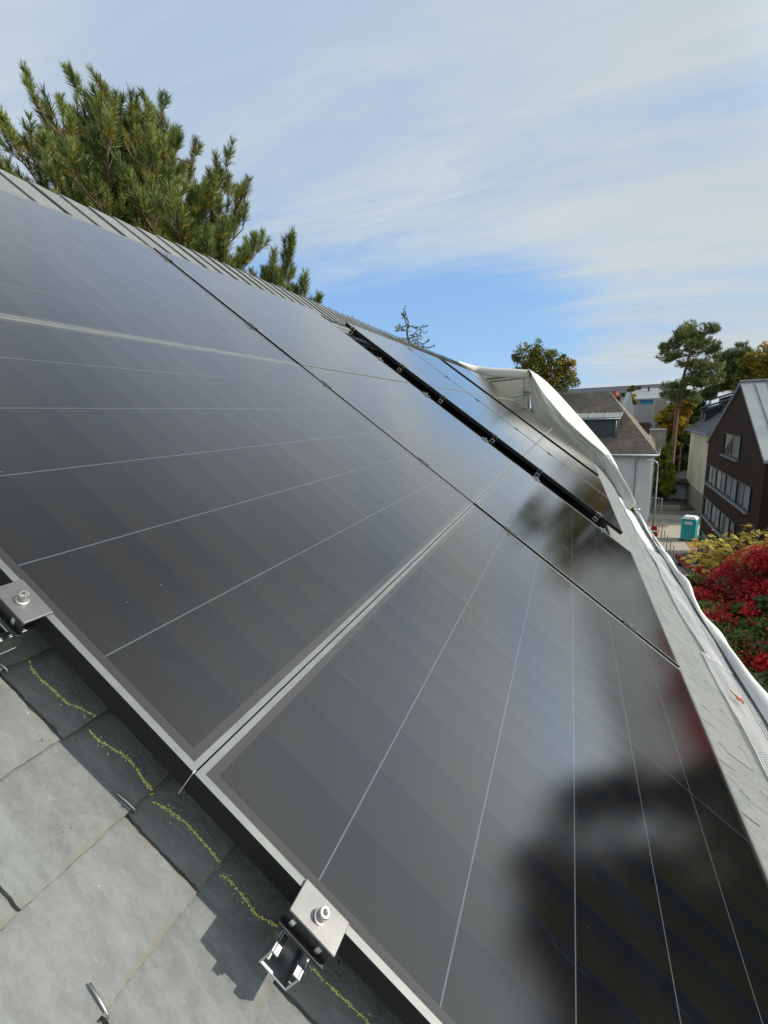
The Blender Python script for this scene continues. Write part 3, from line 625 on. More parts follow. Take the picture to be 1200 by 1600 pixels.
p1, p2 = A(790, 620), A(826, 617); scaf('guard_rail', [p1-np.array([.2, -.05, .03]), p2], 0.024, M['galv'])
pr_ = A(830, 600); scaf('locking_pin', [pr_, A(830, 614)], 0.020, M['orange']); scaf('coupler', [A(818, 612), A(829, 614)], 0.035, M['steelgrey'])
q1, q2 = A(826, 612, 13.7), A(826, 640, 13.7); scaf('brace', [q1, q2], 0.03, mat('faded_red_paint', (0.42, 0.20, 0.15), (0.5, 0.3, 0.24), 6))
sf2 = thing('scaffold_post', 'small scaffold post with an orange sleeve at the far eave corner', 'scaffold', tuple(pB))
def scaf2(name, pts, r, m): b = MB(); b.tube([np.array(p)-pB for p in pts], r, 10); return b.build(name, m, sf2, smooth=True)
scaf2('post', [at(946, 705, 13.4), at(944, 735, 13.4), at(944, 735, 13.4)+np.array([0, 0, -1.5])], 0.03, M['steelgrey']); scaf2('top_rail', [at(918, 702, 13.5), at(944, 703, 13.4)], 0.022, M['steelgrey'])
scaf2('orange_sleeve', [at(942, 714, 13.38), at(941.5, 722, 13.38)], 0.028, M['orange'])
# tarpaulin: draped over the scaffold, down the gable and along the eave
def resample(pts, n):
    pts = [np.array(p, float) for p in pts]; d = [0]
    for a, c_ in zip(pts[:-1], pts[1:]): d.append(d[-1]+np.linalg.norm(c_-a))
    d = np.array(d); q = np.linspace(0, d[-1], n); P_ = np.array(pts); return np.stack([np.interp(q, d, P_[:, k]) for k in range(3)], 1)
def smooth_curve(P_, it=3):
    P_ = P_.copy()
    for _ in range(it): P_[1:-1] = 0.25*P_[:-2]+0.5*P_[1:-1]+0.25*P_[2:]
    return P_
crest = smooth_curve(resample([A(824, 577, 14.3), A(838, 583, 14.35), A(860, 602, 14.3), A(890, 635, 14.2), A(920, 669, 14.0), A(950, 704, 13.6), at(963, 728, 12.1), at(977, 753, 10.3), at(987, 771, 9.0), at(993, 785, 8.1)], 60), 2)
foldc = smooth_curve(resample([A(830, 582, 13.35), A(838, 596, 13.3), A(852, 618, 13.25), A(882, 654, 13.2), A(914, 684, 13.2), A(946, 708, 13.1), at(959, 735, 11.9), at(974, 762, 10.1), at(983, 780, 8.9), at(989, 791, 8.0)], 60), 2)
inner = smooth_curve(resample([A(829, 592, 13.6), A(834, 622, 13.5), A(848, 648, 13.4), A(875, 670, 13.4), A(905, 692, 13.4), A(935, 712, 13.2), at(945, 735, 12.6), at(958, 755, 11.0), at(972, 778, 9.2), at(982, 797, 8.0)], 60), 3)
rows = []
tr_ = random.Random(8)
for k in range(60):
    a, m_, c_ = inner[k], foldc[k], crest[k]; u = k/59; r_ = []; amp = .085*(1-u*.72)
    wr = lambda v: np.array([.02, .9, .1])*amp*(.5*math.sin(u*21+v*4)+.35*math.sin(u*43+v*9+1)+.25*math.sin(u*11-v*13))
    for v in (-.5, -.2, 0, .15, .3, .45, .6, .75, .9): p = a+(m_-a)*v+wr(v); r_.append(p+np.array([0, .2*(-v), .25*v]) if v < 0 else p)
    r_.append(m_+wr(1)*.4); r_.append(m_+(c_-m_)*.06)
    for v in (.2, .4, .6, .8, .95): r_.append(m_+(c_-m_)*v+np.array([0, 0, .05*(1-u*.8)*math.sin(math.pi*v)])+wr(v+1)*.5)
    d = (np.array([0.10, 0.35, -0.02]) if u < 0.55 else np.array([0.05, 0.04, -0.12]))*max(0.0, min(1.0, (1-u)*3.0))**.5
    for w_ in (0.12, 0.4, 1.0, 2.4, 5.0): r_.append(c_+d*w_+np.array([0, 0, -0.18*w_*w_*.6*min(1, (1-u)*3+.02)])+wr(w_+2)*.4)
    rows.append(r_)
tm = MB(); tm.grid(rows)
topb = []                                         # band folded over the top guard rail, from the ridge to the corner post
rl = resample([at(716, 564, 13.3), A(745, 572), A(770, 574.5), A(800, 576), A(824, 577.5)], 24)
for k in range(24):
    p = rl[k]; u = k/23; h = 0.05+0.20*min(1, u*2.0)
    topb.append([p+np.array([0, -0.02, -h]), p+np.array([0, -0.05, -h*.6+0.004*math.sin(k)]), p+np.array([0, -0.04, -0.03]), p, p+np.array([0, 0.12, 0.0]), p+np.array([0.0, 0.5, -0.03]), p+np.array([0, 0.95, -0.12]), p+np.array([0, 1.1, -0.8]), p+np.array([0, 1.15, -3.0])])
tm.grid(topb)
tt = tm.build('white_tarpaulin', M['foil'], smooth=True, solid=0.004); md = tt.modifiers.new('sub', 'SUBSURF'); md.levels = 1; md.render_levels = 1; tt.modifiers.move(1, 0)
tag(tt, 'large white tarpaulin draped over the scaffold and down the far end of the roof', 'tarpaulin')
hr = thing('scaffold_handrail', 'slender grey handrail running below the white foil towards the street', 'handrail', tuple(at(985, 800, 9.3)))
def hrl(name, pts, r): b = MB(); b.tube([p-at(985, 800, 9.3) for p in pts], r, 8); b.build(name, M['galv'], hr, smooth=True)
hrl('rail', [at(995, 797, 9.6), at(1008, 820, 9.0), at(1052, 884, 7.6)], 0.022); hrl('rail', [at(990, 796, 9.4), at(1000, 796.5, 9.4)], 0.02)

# ================================================================== trees
def rand_dirs(n, r): v = r.normal(size=(n, 3)); return v/np.linalg.norm(v, axis=1, keepdims=True)
def brushes(B, D, Ln, n, nl, wd, r):             # needle brushes: B base (k,3), D direction (k,3), Ln length (k,)
    k = len(B); p = r.random((k, n))**0.8; o_ = rand_dirs(k*n, r).reshape(k, n, 3)
    o_ = o_-(o_*D[:, None]).sum(-1, keepdims=True)*D[:, None]; o_ /= np.linalg.norm(o_, axis=-1, keepdims=True)+1e-9
    base = B[:, None]+D[:, None]*(Ln[:, None]*p)[..., None]
    nd = D[:, None]*(0.55+0.6*p[..., None])+o_*(1.0-0.35*p[..., None]); nd /= np.linalg.norm(nd, axis=-1, keepdims=True)
    tip = base+nd*(nl*(0.75+0.5*r.random((k, n))))[..., None]
    sd_ = np.cross(nd, rand_dirs(k*n, r).reshape(k, n, 3)); sd_ /= np.linalg.norm(sd_, axis=-1, keepdims=True)+1e-9
    Q = np.stack([base-sd_*wd*.5, base+sd_*wd*.5, tip+sd_*wd*.22, tip-sd_*wd*.22], 2)
    return Q.reshape(-1, 4, 3), p.reshape(-1)
def leaves(cen, size, r, flat=0.0, up=0.0):      # loose diamond leaves round the given points
    n = len(cen); a = rand_dirs(n, r); nrm = rand_dirs(n, r); nrm[:, 2] = np.abs(nrm[:, 2])+up; b = np.cross(nrm, a); b /= np.linalg.norm(b, axis=1, keepdims=True)+1e-9
    a = np.cross(b, nrm); a /= np.linalg.norm(a, axis=1, keepdims=True)+1e-9; s = size*(0.6+0.8*r.random((n, 1)))
    return np.stack([cen-a*s*.5, cen+b*s*.3, cen+a*s*.5, cen-b*s*.3], 1)
def puffs(centres, radii, n, r, squash=0.75):    # leaf positions, denser towards each clump's skin
    out_ = []
    for c_, ra in zip(centres, radii):
        d = rand_dirs(n, r)*(r.random((n, 1))**0.45)*ra; d[:, 2] *= squash; out_.append(c_+d)
    return np.concatenate(out_)
def limb(p0, p1, n, r, sag=0.1):
    P_ = [np.array(p0)+(np.array(p1)-np.array(p0))*q/n for q in range(n+1)]; l = np.linalg.norm(np.array(p1)-np.array(p0))
    for q in range(1, n): P_[q] = P_[q]+r.normal(size=3)*l*sag/n
    return P_

# --- the big pine behind the ridge
def big_pine():
    r = np.random.default_rng(11); base = at(230, 300, 13.6); bx, by = base[0], base[1]; topz = at(160, 95, 13.6)[2]-0.75
    root = thing('pine_tree', 'big dense pine with upright brushy shoots behind the left end of the ridge', 'tree', (bx, by, G))
    O = np.array([bx, by, G]); tw = MB(); tw.tube([(0, 0, 0), (0.05, 0, 8), (-0.3, 0.05, 14), (-0.85, 0.1, topz-G-0.5)], [0.28, 0.22, 0.13, 0.03], 10); tw.build('trunk', M['bark'], root, smooth=True)
    bm = MB(); B, D, Ls = [], [], []
    def shoot(p, d, l): B.append(p); D.append(d/np.linalg.norm(d)); Ls.append(l)
    z = -0.1
    while z < topz-0.5:
        nb = 8; a0 = r.random()*6.28
        for q in range(nb):
            an = a0+q*6.283/nb+r.normal()*.2; f0 = (topz-z)/(topz+0.9)
            ln = (0.35+4.5*f0**.78)*r.uniform(.72, 1.08)*(1+.06*max(0, math.cos(an-.77))*(f0 > .45)+.04*max(0, -math.cos(an-.77))*(.30 < f0 < .75)); rise = min(ln*r.uniform(.42, .62), (topz-z)*.62)
            dr = np.array([math.cos(an), math.sin(an), 0]); c0 = np.array([bx-0.9*(1-f0), by+.1*(1-f0), z])
            P_ = [c0+dr*ln*u+np.array([0, 0, rise*u**1.7]) for u in np.linspace(0, 1, 7)]
            P_ = [p+r.normal(size=3)*.025*i_ for i_, p in enumerate(P_)]
            bm.tube([p-O for p in P_], list(np.linspace(0.04*(.5+f0), 0.012, 7)), 5)
            for u in np.linspace(.30, 1, max(4, int(ln*4.4))):
                i0 = min(int(u*6), 5); p = P_[i0]+(P_[i0+1]-P_[i0])*(u*6-i0)
                tang = (P_[i0+1]-P_[i0]); tang /= np.linalg.norm(tang)
                for sd_ in ((-1, 1, 0) if u < .96 else (0, 0)):
                    side = np.cross(tang, [0, 0, 1.0])*sd_; d = tang*r.uniform(.2, .9)+side*r.uniform(.3, .9)+np.array([0, 0, r.uniform(.5, 1.3)])+r.normal(size=3)*.12
                    l = r.uniform(.24, .46); dn = d/np.linalg.norm(d); stem = r.uniform(.05, .30)
                    p2 = p+dn*stem+side*.04; shoot(p2, d+np.array([0, 0, .25]), l)
                    bm.tube([p-O, p2-O, p2+dn*l*.9-O], [.012, .010, .005], 3, cap=False)
        z += 0.40
    for q in range(12): shoot(np.array([bx-.88, by+.1, topz-.75+.06*q])+r.normal(size=3)*.14, np.array([r.normal()*.3, r.normal()*.3, 1.0]), .42)
    B, D, Ls = np.array(B), np.array(D), np.array(Ls)
    Q, p = brushes(B, D, Ls, 135, 0.155, 0.0120, r)
    tone = np.repeat(r.random(len(B)), 135)
    mi = np.where(tone < .5, 0, 1); mi[(p < .30) & (np.repeat(r.random(len(B)), 135) < .45)] = 2
    bm.build('branches', M['bark'], root)
    o = quads('crown', Q-O, [M['needle_a'], M['needle_b'], M['needle_y']], mi, root)
    return root
big_pine()

def conifer_top():                               # sparse top of a cedar just above the ridge
    r = np.random.default_rng(3); p0 = at(640, 540, 24.0); tip = at(632, 484, 24.0)
    root = thing('cedar_tree', 'bare pointed conifer tip showing just above the ridge line', 'tree', (p0[0], p0[1], G)); O = np.array([p0[0], p0[1], G])
    b = MB(); b.tube([np.zeros(3), p0-O, at(636, 520, 24)-O, at(638, 503, 24)-O, tip-O], [.2, .06, .045, .03, .012], 7); b.build('trunk', M['bark'], root, smooth=True)
    tipsB, tipsD, Ls = [], [], []; bb = MB()
    for (u0, v0, u1, v1) in ((637, 507, 622, 517), (637, 512, 650, 511), (640, 524, 663, 510), (640, 530, 664, 519), (640, 535, 655, 528), (641, 540, 668, 534), (640, 528, 626, 534), (634, 498, 630, 492), (640, 545, 676, 541), (640, 548, 660, 546), (638, 518, 618, 516)):
        a, c_ = at(u0, v0, 24), at(u1, v1, 24+r.uniform(-1.2, 1.2)); P_ = limb(a, c_, 4, r, .25); bb.tube([p-O for p in P_], [.03, .025, .02, .014, .006], 5)
        for q in np.linspace(0.1, 1, 9):
            i0 = min(int(q*4), 3); p = P_[i0]+(P_[i0+1]-P_[i0])*(q*4-i0); d = (c_-a)/np.linalg.norm(c_-a)
            tipsB.append(p); tipsD.append(d*.6+r.normal(size=3)*.5); Ls.append(r.uniform(.1, .22))
    for q in np.linspace(0, 1, 12): tipsB.append(at(638, 540, 24)*(1-q)+tip*q); tipsD.append(np.array([r.normal()*.3, r.normal()*.3, 1])); Ls.append(.2)
    D = np.array(tipsD); D /= np.linalg.norm(D, axis=1, keepdims=True)
    Q, p = brushes(np.array(tipsB), D, np.array(Ls), 26, .07, .018, r); bb.build('branches', M['bark'], root); quads('crown', Q-O, [M['needle_b']], None, root)
conifer_top()

def crown_tree(name, label, cat, base, trunk_pts, clumps, leafn, lsize, mats, weights, seed, bark, trunk_r, squash=.7, up=0.0, group=None, brush=False, patch=.6):
    """trunk_pts: list of world points; clumps: (point, radius). limbs run from the trunk to each clump"""
    r = np.random.default_rng(seed); O = np.array(base, float)
    root = thing(name, label, cat, tuple(O), group=group)
    tb = MB(); k = len(trunk_pts); tb.tube([np.array(p)-O for p in trunk_pts], list(np.linspace(trunk_r, trunk_r*.25, k)), 9); tb.build('trunk', bark, root, smooth=True)
    lb = MB(); TP = resample(trunk_pts, 40)
    cs, rs = [], []
    for c_, ra in clumps:
        c_ = np.array(c_, float); low = TP[TP[:, 2] < c_[2]-ra*.15]
        s_ = low[np.argmin(np.linalg.norm(low-c_, axis=1))] if len(low) else TP[0]
        P_ = limb(s_, c_, 5, r, .3); lb.tube([p-O for p in P_], list(np.linspace(trunk_r*.32, trunk_r*.07, 6)), 5)
        n_ = max(3, int(5*ra/ max(lsize*4, .2)))
        n_ = min(n_, 9)
        for q in range(n_):
            d = rand_dirs(1, r)[0]; d[2] *= squash; cc = c_+d*ra*.72; cs.append(cc); rs.append(ra*r.uniform(.32, .6)); lb.tube([c_-O, (c_+cc)/2+r.normal(size=3)*.05*ra-O, cc-O], [trunk_r*.07, trunk_r*.05, trunk_r*.03], 4, cap=False)
    pts = puffs(cs, rs, leafn, r, squash)
    cl = np.repeat(r.choice(len(mats), size=len(cs), p=weights), leafn); alt = r.choice(len(mats), size=len(pts), p=weights); mi = np.where(r.random(len(pts)) < patch, cl, alt)
    if brush:
        D = rand_dirs(len(pts)//6, r); D[:, 2] = np.abs(D[:, 2])+.4; D /= np.linalg.norm(D, axis=1, keepdims=True)
        Q, p = brushes(pts[::6][:len(D)], D, np.full(len(D), lsize*1.3), 14, lsize*.8, lsize*.16, r); mi = np.repeat(mi[::6][:len(D)], 14)
    else: Q = leaves(pts, lsize, r, up=up)
    lb.build('branches', bark, root); quads('crown', Q-O, mats, mi, root)
    return root
def P_(u, v, D): return at(u, v, D)
def gnd(p): return (p[0], p[1], G)
# tall Scots pine right of centre
D = 74
b0 = P_(1049, 745, D)
crown_tree('scots_pine', 'tall pine with a bare reddish trunk and open spreading crown beyond the street', 'tree', gnd(b0), [gnd(b0), P_(1050, 720, D), P_(1057, 650, D), P_(1064, 610, D), P_(1069, 585, D), P_(1077, 555, D), P_(1082, 528, D)],
    [(P_(*q[:2], D+q[3]), q[2]) for q in ((1084, 520, 1.9, 0), (1070, 524, 1.5, 1), (1098, 523, 1.7, -1), (1062, 540, 1.7, 1), (1080, 540, 2.0, -1.5), (1102, 542, 1.9, 1), (1048, 562, 1.3, 0), (1060, 566, 1.3, 1), (1096, 562, 2.0, 1), (1110, 548, 1.2, 0),
     (1090, 578, 1.8, -1), (1106, 582, 2.1, 0), (1116, 594, 1.4, 1), (1092, 598, 1.7, 1), (1080, 600, 1.2, -1), (1102, 604, 1.5, 0), (1050, 614, 1.7, 0), (1062, 620, 1.8, 1), (1052, 630, 1.3, -1), (1076, 626, 1.6, 0), (1040, 548, 1.0, 0))],
    150, .42, [M['needle_b'], M['needle_a'], M['needle_o']], [.15, .45, .4], 5, M['redbark'], .34, .6, brush=True)
D = 88
b0 = P_(1148, 640, D)
crown_tree('pine_tree', 'dark rounded pine rising behind the brown house roof', 'tree', gnd(b0), [gnd(b0), P_(1147, 640, D), P_(1148, 600, D), P_(1150, 555, D)],
    [(P_(*q[:2], D), q[2]) for q in ((1151, 552, 1.8), (1143, 563, 2.0), (1156, 565, 2.0), (1136, 577, 2.0), (1150, 580, 2.4), (1160, 582, 2.0), (1132, 590, 1.6), (1142, 594, 2.2), (1156, 597, 2.3), (1128, 600, 1.4), (1120, 603, 1.8), (1134, 605, 1.5))],
    170, .45, [M['needle_b'], M['needle_o'], M['mid_g']], [.4, .35, .25], 6, M['bark'], .4, .65, brush=True)
D = 84
b0 = P_(1197, 640, D)
crown_tree('broadleaf_tree', 'green and gold autumn tree behind the zinc roof at the right edge', 'tree', gnd(b0), [gnd(b0), P_(1197, 620, D), P_(1196, 560, D)],
    [(P_(*q[:2], D), q[2]) for q in ((1195, 562, 2.6), (1182, 574, 2.4), (1206, 570, 3), (1174, 588, 2.2), (1190, 590, 2.6), (1210, 592, 3), (1178, 600, 2.2), (1225, 575, 3))],
    330, .40, [M['birch_g'], M['birch_y'], M['gold'], M['mid_g']], [.4, .3, .15, .15], 7, M['bark'], .4, .8)
D = 58
b0 = P_(848, 640, D)
crown_tree('birch_tree', 'drooping birch turning yellow on its right side behind the white tarpaulin', 'tree', gnd(b0), [gnd(b0), P_(848, 640, D), P_(845, 590, D), P_(838, 548, D)],
    [(P_(*q[:2], D), q[2]) for q in ((832, 547, 1.3), (823, 556, 1.4), (842, 556, 1.4), (813, 566, 1.3), (832, 568, 1.6), (850, 563, 1.2), (862, 560, .9), (868, 570, 1.2), (842, 580, 1.5), (860, 585, 1.4), (878, 575, 1.3), (886, 585, 1.2), (872, 595, 1.5), (888, 600, 1.1), (855, 600, 1.5), (820, 580, 1.2), (880, 565, .8), (838, 596, 1.3), (890, 572, .8))],
    105, .24, [M['birch_g'], M['birch_y'], M['mid_g']], [.5, .25, .25], 8, M['bark'], .3, 1.0)
# undergrowth between the houses
def mass(name, label, cat, D, clumps, leafn, ls, mats, wts, seed, bark=None, **k):
    b0 = P_(clumps[0][0], clumps[0][1], D); zt = max(P_(q[0], q[1], D)[2] for q in clumps)
    return crown_tree(name, label, cat, gnd(b0), [gnd(b0), (b0[0], b0[1], G+(zt-G)*.5), (b0[0], b0[1], zt-.3)], [(P_(q[0], q[1], D+(q[3] if len(q) > 3 else 0)), q[2]) for q in clumps], leafn, ls, mats, wts, seed, bark or M['bark'], .22, **k)
mass('evergreen_tree', 'dark green evergreen filling the gap left of the cream house', 'tree', 80, [(1066, 700, 2.5), (1060, 660, 2.2), (1072, 655, 2.2), (1064, 680, 2.6), (1075, 690, 2.4), (1060, 720, 2.4), (1070, 735, 2.4), (1058, 745, 2.0), (1076, 640, 2.0), (1082, 632, 1.8), (1092, 625, 1.8), (1066, 640, 1.8)], 300, .45, [M['dark_g'], M['mid_g']], [.8, .2], 21, brush=True)
mass('autumn_tree', 'golden autumn tree behind the tall pine trunk', 'tree', 77, [(1050, 662, 2.0), (1040, 655, 1.8), (1057, 645, 1.7), (1045, 642, 1.6), (1040, 690, 1.6), (1036, 675, 1.6), (1066, 636, 1.5), (1042, 672, 1.8), (1058, 668, 1.7)], 260, .42, [M['gold'], M['birch_y'], M['birch_g']], [.5, .25, .25], 22)
mass('bamboo_clump', 'bright lime green bamboo clump above the white railing', 'bush', 68, [(1041, 755, .8), (1038, 745, .8), (1043, 735, .75), (1040, 725, .75), (1045, 748, .8), (1037, 762, .75), (1044, 765, .8), (1041, 715, .5)], 330, .22, [M['lime'], M['mid_g']], [.7, .3], 23, squash=1.2)
mass('green_bush', 'mid green bush between the white house and the bamboo', 'bush', 69, [(1030, 735, 1.1), (1028, 720, 1.0), (1030, 755, 1.0), (1036, 705, 1.1), (1042, 700, .9), (1026, 770, .9), (1036, 720, 1)], 260, .25, [M['mid_g'], M['lime'], M['dark_g']], [.5, .25, .25], 24)
mass('hedge_bush', 'dark low bushes on the bank above the garage', 'bush', 78, [(1058, 760, 1.0), (1066, 755, 1.0), (1072, 758, .9), (1050, 690, 1.6), (1044, 684, 1.4), (1060, 770, 1)], 240, .3, [M['dark_g'], M['mid_g']], [.7, .3], 25)
# the red and yellow garden below the eave
def bush(name, label, D0, clumps, leafn, ls, mats, wts, seed, core, tr=.12, squash=.7):
    b0 = np.mean([c_[0] for c_ in clumps], axis=0)
    return crown_tree(name, label, 'bush' if name.endswith('bush') else 'tree', gnd(b0), [gnd(b0), (b0[0]+.1, b0[1], G+(b0[2]-G)*.6), (b0[0], b0[1], b0[2]-.4)], clumps, leafn, ls, mats, wts, seed, M['bark'], tr, squash, up=.25, patch=.86)
rr = np.random.default_rng(31); cl = []
for (u, v, D) in ((1095, 905, 15.5), (1110, 925, 14.2), (1085, 930, 14.6), (1130, 905, 15.2), (1150, 920, 14.2), (1120, 950, 13.2), (1100, 955, 13.4), (1145, 950, 13.0), (1170, 945, 12.8), (1150, 985, 12.0), (1125, 985, 12.4), (1175, 980, 11.8), (1195, 1000, 11.4), (1170, 1015, 11.2), (1150, 1025, 11.2), (1190, 1040, 10.6), (1175, 1055, 10.2), (1200, 1075, 9.8), (1215, 1020, 11), (1225, 1060, 10), (1240, 1100, 9.2), (1215, 1110, 9.2), (1105, 990, 12.6), (1190, 970, 12.4)):
    cl.append((at(u, v, D)+np.array([0, 0, -.55]), .85))
bush('red_leaved_bush', 'wide bush of scarlet autumn leaves below the eave', 12, cl, 520, .082, [M['red_a'], M['red_b'], M['mid_g'], M['orange_leaf'], M['dark_g']], [.42, .24, .16, .10, .08], 31, None)
cl = [(at(u, v, D)+np.array([0, 0, -.6]), 1.0) for (u, v, D) in ((1160, 895, 16.4), (1180, 880, 16.2), (1200, 870, 16), (1220, 862, 15.8), (1185, 905, 15.2), (1210, 900, 15), (1165, 925, 14.6), (1195, 935, 14.2), (1230, 880, 15), (1245, 850, 15.4), (1225, 925, 14))]
p = at(1345, 850, 14.5)+np.array([0, 0, .15])
cl += [(p+np.array(q), 1.3) for q in ((0, 0, 0), (.8, .6, .5), (.3, -.9, .2), (1.6, -.2, .6), (1.0, 1.2, -.4), (2.0, 1.0, .5))]
bush('red_leaved_tree', 'vivid red tree rising at the right edge in front of the brown house', 15, cl, 620, .09, [M['red_a'], M['red_b'], M['orange_leaf'], M['mid_g']], [.62, .20, .10, .08], 32, None, .16)
cl = [(at(u, v, D)+np.array([0, 0, -.35]), .55) for (u, v, D) in ((1130, 975, 12.2), (1115, 1000, 11.9), (1150, 1000, 11.4), (1092, 945, 13.2), (1075, 900, 15.2), (1080, 920, 14.6), (1180, 1085, 9.6), (1200, 1060, 9.7), (1165, 1060, 10.2), (1190, 1110, 9.2), (1210, 1090, 9.3), (1140, 940, 13), (1185, 935, 12.8), (1100, 965, 12.9))]
bush('green_leaved_bush', 'dark green long leaved bush growing through the red leaves', 11, cl, 210, .14, [M['mid_g'], M['dark_g'], M['birch_g']], [.45, .4, .15], 33, None, .08)
# sparse yellow shrub with thin stems in front of the brown facade
r = np.random.default_rng(41); tip_uv = ((1090, 855), (1100, 848), (1108, 862), (1115, 842), (1122, 858), (1130, 850), (1136, 838), (1142, 866), (1150, 855), (1158, 842), (1165, 862), (1175, 855), (1183, 846), (1190, 858), (1198, 852), (1160, 826), (1176, 826), (1100, 872), (1112, 880), (1125, 878), (1138, 884), (1150, 878), (1165, 880), (1120, 895), (1135, 898), (1150, 893), (1108, 890), (1205, 868), (1178, 870), (1098, 884), (1128, 866), (1186, 835), (1210, 845), (1095, 862))
b0 = at(1150, 905, 20.5); root = thing('yellow_leaved_tree', 'sparse tree with pale yellow leaves before the brown house front', 'tree', gnd(b0)); O = np.array(gnd(b0))
sb2 = MB(); sb2.tube([(0, 0, 0), (.05, .1, 3), b0-O], [.09, .07, .05], 8); sb2.build('trunk', M['bark'], root, smooth=True); st = MB(); pts = []
for u, v in tip_uv:
    tp = at(u, v, 20.5+r.uniform(-1.3, 1.3)); P = limb(b0+r.normal(size=3)*.15, tp, 5, r, .22); st.tube([q-O for q in P], [.03, .022, .016, .012, .009, .005], 5)
    for q in range(5):
        c_ = P[5 if q < 2 else 4 if q < 4 else 3]+r.normal(size=3)*np.array([.24, .24, .10])
        st.tube([P[4]-O, c_-O], [.008, .004], 4, cap=False)
        for _ in range(7): pts.append(c_+r.normal(size=3)*np.array([.14, .14, .06]))
pts = np.array(pts); st.build('branches', M['bark'], root)
quads('crown', leaves(pts, .23, r, up=1.2)-O, [M['yell_a'], M['yell_b'], M['orange_leaf'], M['gold']], r.choice(4, size=len(pts), p=[.48, .18, .12, .22]), root)
# trees standing to the right of the view: they are what the near panels mirror
def side_tree(label, az, D, top_el, wd, seed, low=-9.0):
    p = CAM+np.array([math.sin(R(az))*D, math.cos(R(az))*D, 0]); zt = CAM[2]+D*math.tan(R(top_el)); r = np.random.default_rng(seed); cl = []
    for z in np.arange(low, zt, 1.25):
        f = (zt-z)/(zt-low); rad = wd*(.22+.78*min(1, f*1.6))*(1 if f < .8 else .8)
        for q in range(6): a = r.random()*6.28; cl.append((np.array([p[0]+math.cos(a)*rad*r.uniform(.3, .85), p[1]+math.sin(a)*rad*r.uniform(.3, .85), z+r.uniform(-.5, .5)]), wd*.36))
    crown_tree('evergreen_tree', label, 'tree', gnd(p), [gnd(p), (p[0], p[1], (zt+G)/2), (p[0], p[1], zt-.5)], cl, 90, .55, [M['dark_g'], M['needle_b']], [.75, .25], seed, M['bark'], .35, .8)
side_tree('tall dark evergreen outside the frame to the right, mirrored in the near panel', 46.6, 24, 11.4, 2.7, 51)
side_tree('twin dark evergreen outside the frame just right of the tall mirrored one', 51.2, 24, 11.2, 2.9, 56)
side_tree('broad dark evergreen outside the frame to the right of the tall one', 57, 22, 9.6, 3.6, 52)
side_tree('dark evergreen outside the frame to the left of the tall one', 40.5, 27, 8.6, 2.3, 53)
side_tree('dense dark evergreen outside the frame between two taller ones', 52.5, 25, 9.2, 3.2, 55)
side_tree('round dark evergreen outside the frame, farthest right', 68, 20, 8.0, 4.2, 54)

# ================================================================== houses
def roof_quad(mb, pts, mi=0):                    # a roof face with UVs in metres (u along the eave, v up the slope)
    p = [np.array(q, float) for q in pts]; e = p[1]-p[0]; L_ = np.linalg.norm(e); e = e/L_; n_ = np.cross(e, p[-1]-p[0]); n_ /= np.linalg.norm(n_); v_ = np.cross(n_, e)
    mb.face(p, mi, [(float((q-p[0])@e), float((q-p[0])@v_)) for q in p])
# --- brown timber house
Lc, Rc = at(1107, 692, 45.0), at(1197, 721, 30.3); Lc[2] = Rc[2] = 0
e_ = (Lc-Rc); FL = np.linalg.norm(e_[:2]); ang = math.atan2(-e_[0], e_[1])
bh = thing('timber_house', 'dark brown timber clad gable house with a zinc roof', 'house', (Rc[0], Rc[1], 0), (0, 0, ang))
fn = np.array([-math.cos(ang), -math.sin(ang), 0.0]); ey = np.array([-math.sin(ang), math.cos(ang), 0.0]); exx = np.array([math.cos(ang), math.sin(ang), 0.0])
def fac(u, v): X = wall_hit(u, v, Rc, fn); return (X-Rc)@ey, X[2]
EZ, RZ = -2.55, 1.55; ap = fac(1160, 600); RY, RZ = ap[0], ap[1]
DEP = 18.0
w_ = MB(); w_.prism([(0, G), (FL, G), (FL, EZ), (RY, RZ-.03), (0, EZ)], 0, DEP)
w_.v = [(y, x, z) for x, y, z in w_.v]; w_.f = [tuple(reversed(q)) for q in w_.f]
wins = []
def px3(x, y): return 1060+x/8.571, 580+y/8.571
def px4(x, y): return 1060+x/8.571, 740+y/8.571
def winrect(tl, bl, br): a, z1 = fac(*tl); a2, z0 = fac(*bl); c_, z2 = fac(*br); return a, c_, z0, z1
W1 = winrect(px3(635, 835), px3(600, 1090), px3(820, 1150)); W2 = winrect(px3(415, 1255), px4(390, 100), px4(955, 430)); W3 = winrect(px4(362, 315), px4(332, 525), px4(745, 880)); W4 = winrect(px4(300, 735), px4(275, 935), px4(520, 1110))
wall_o = w_.build('wall', M['timber'], bh)
FLOORS = [(W1, 2), (W2, 8), (W3, 7), (W4, 4)]
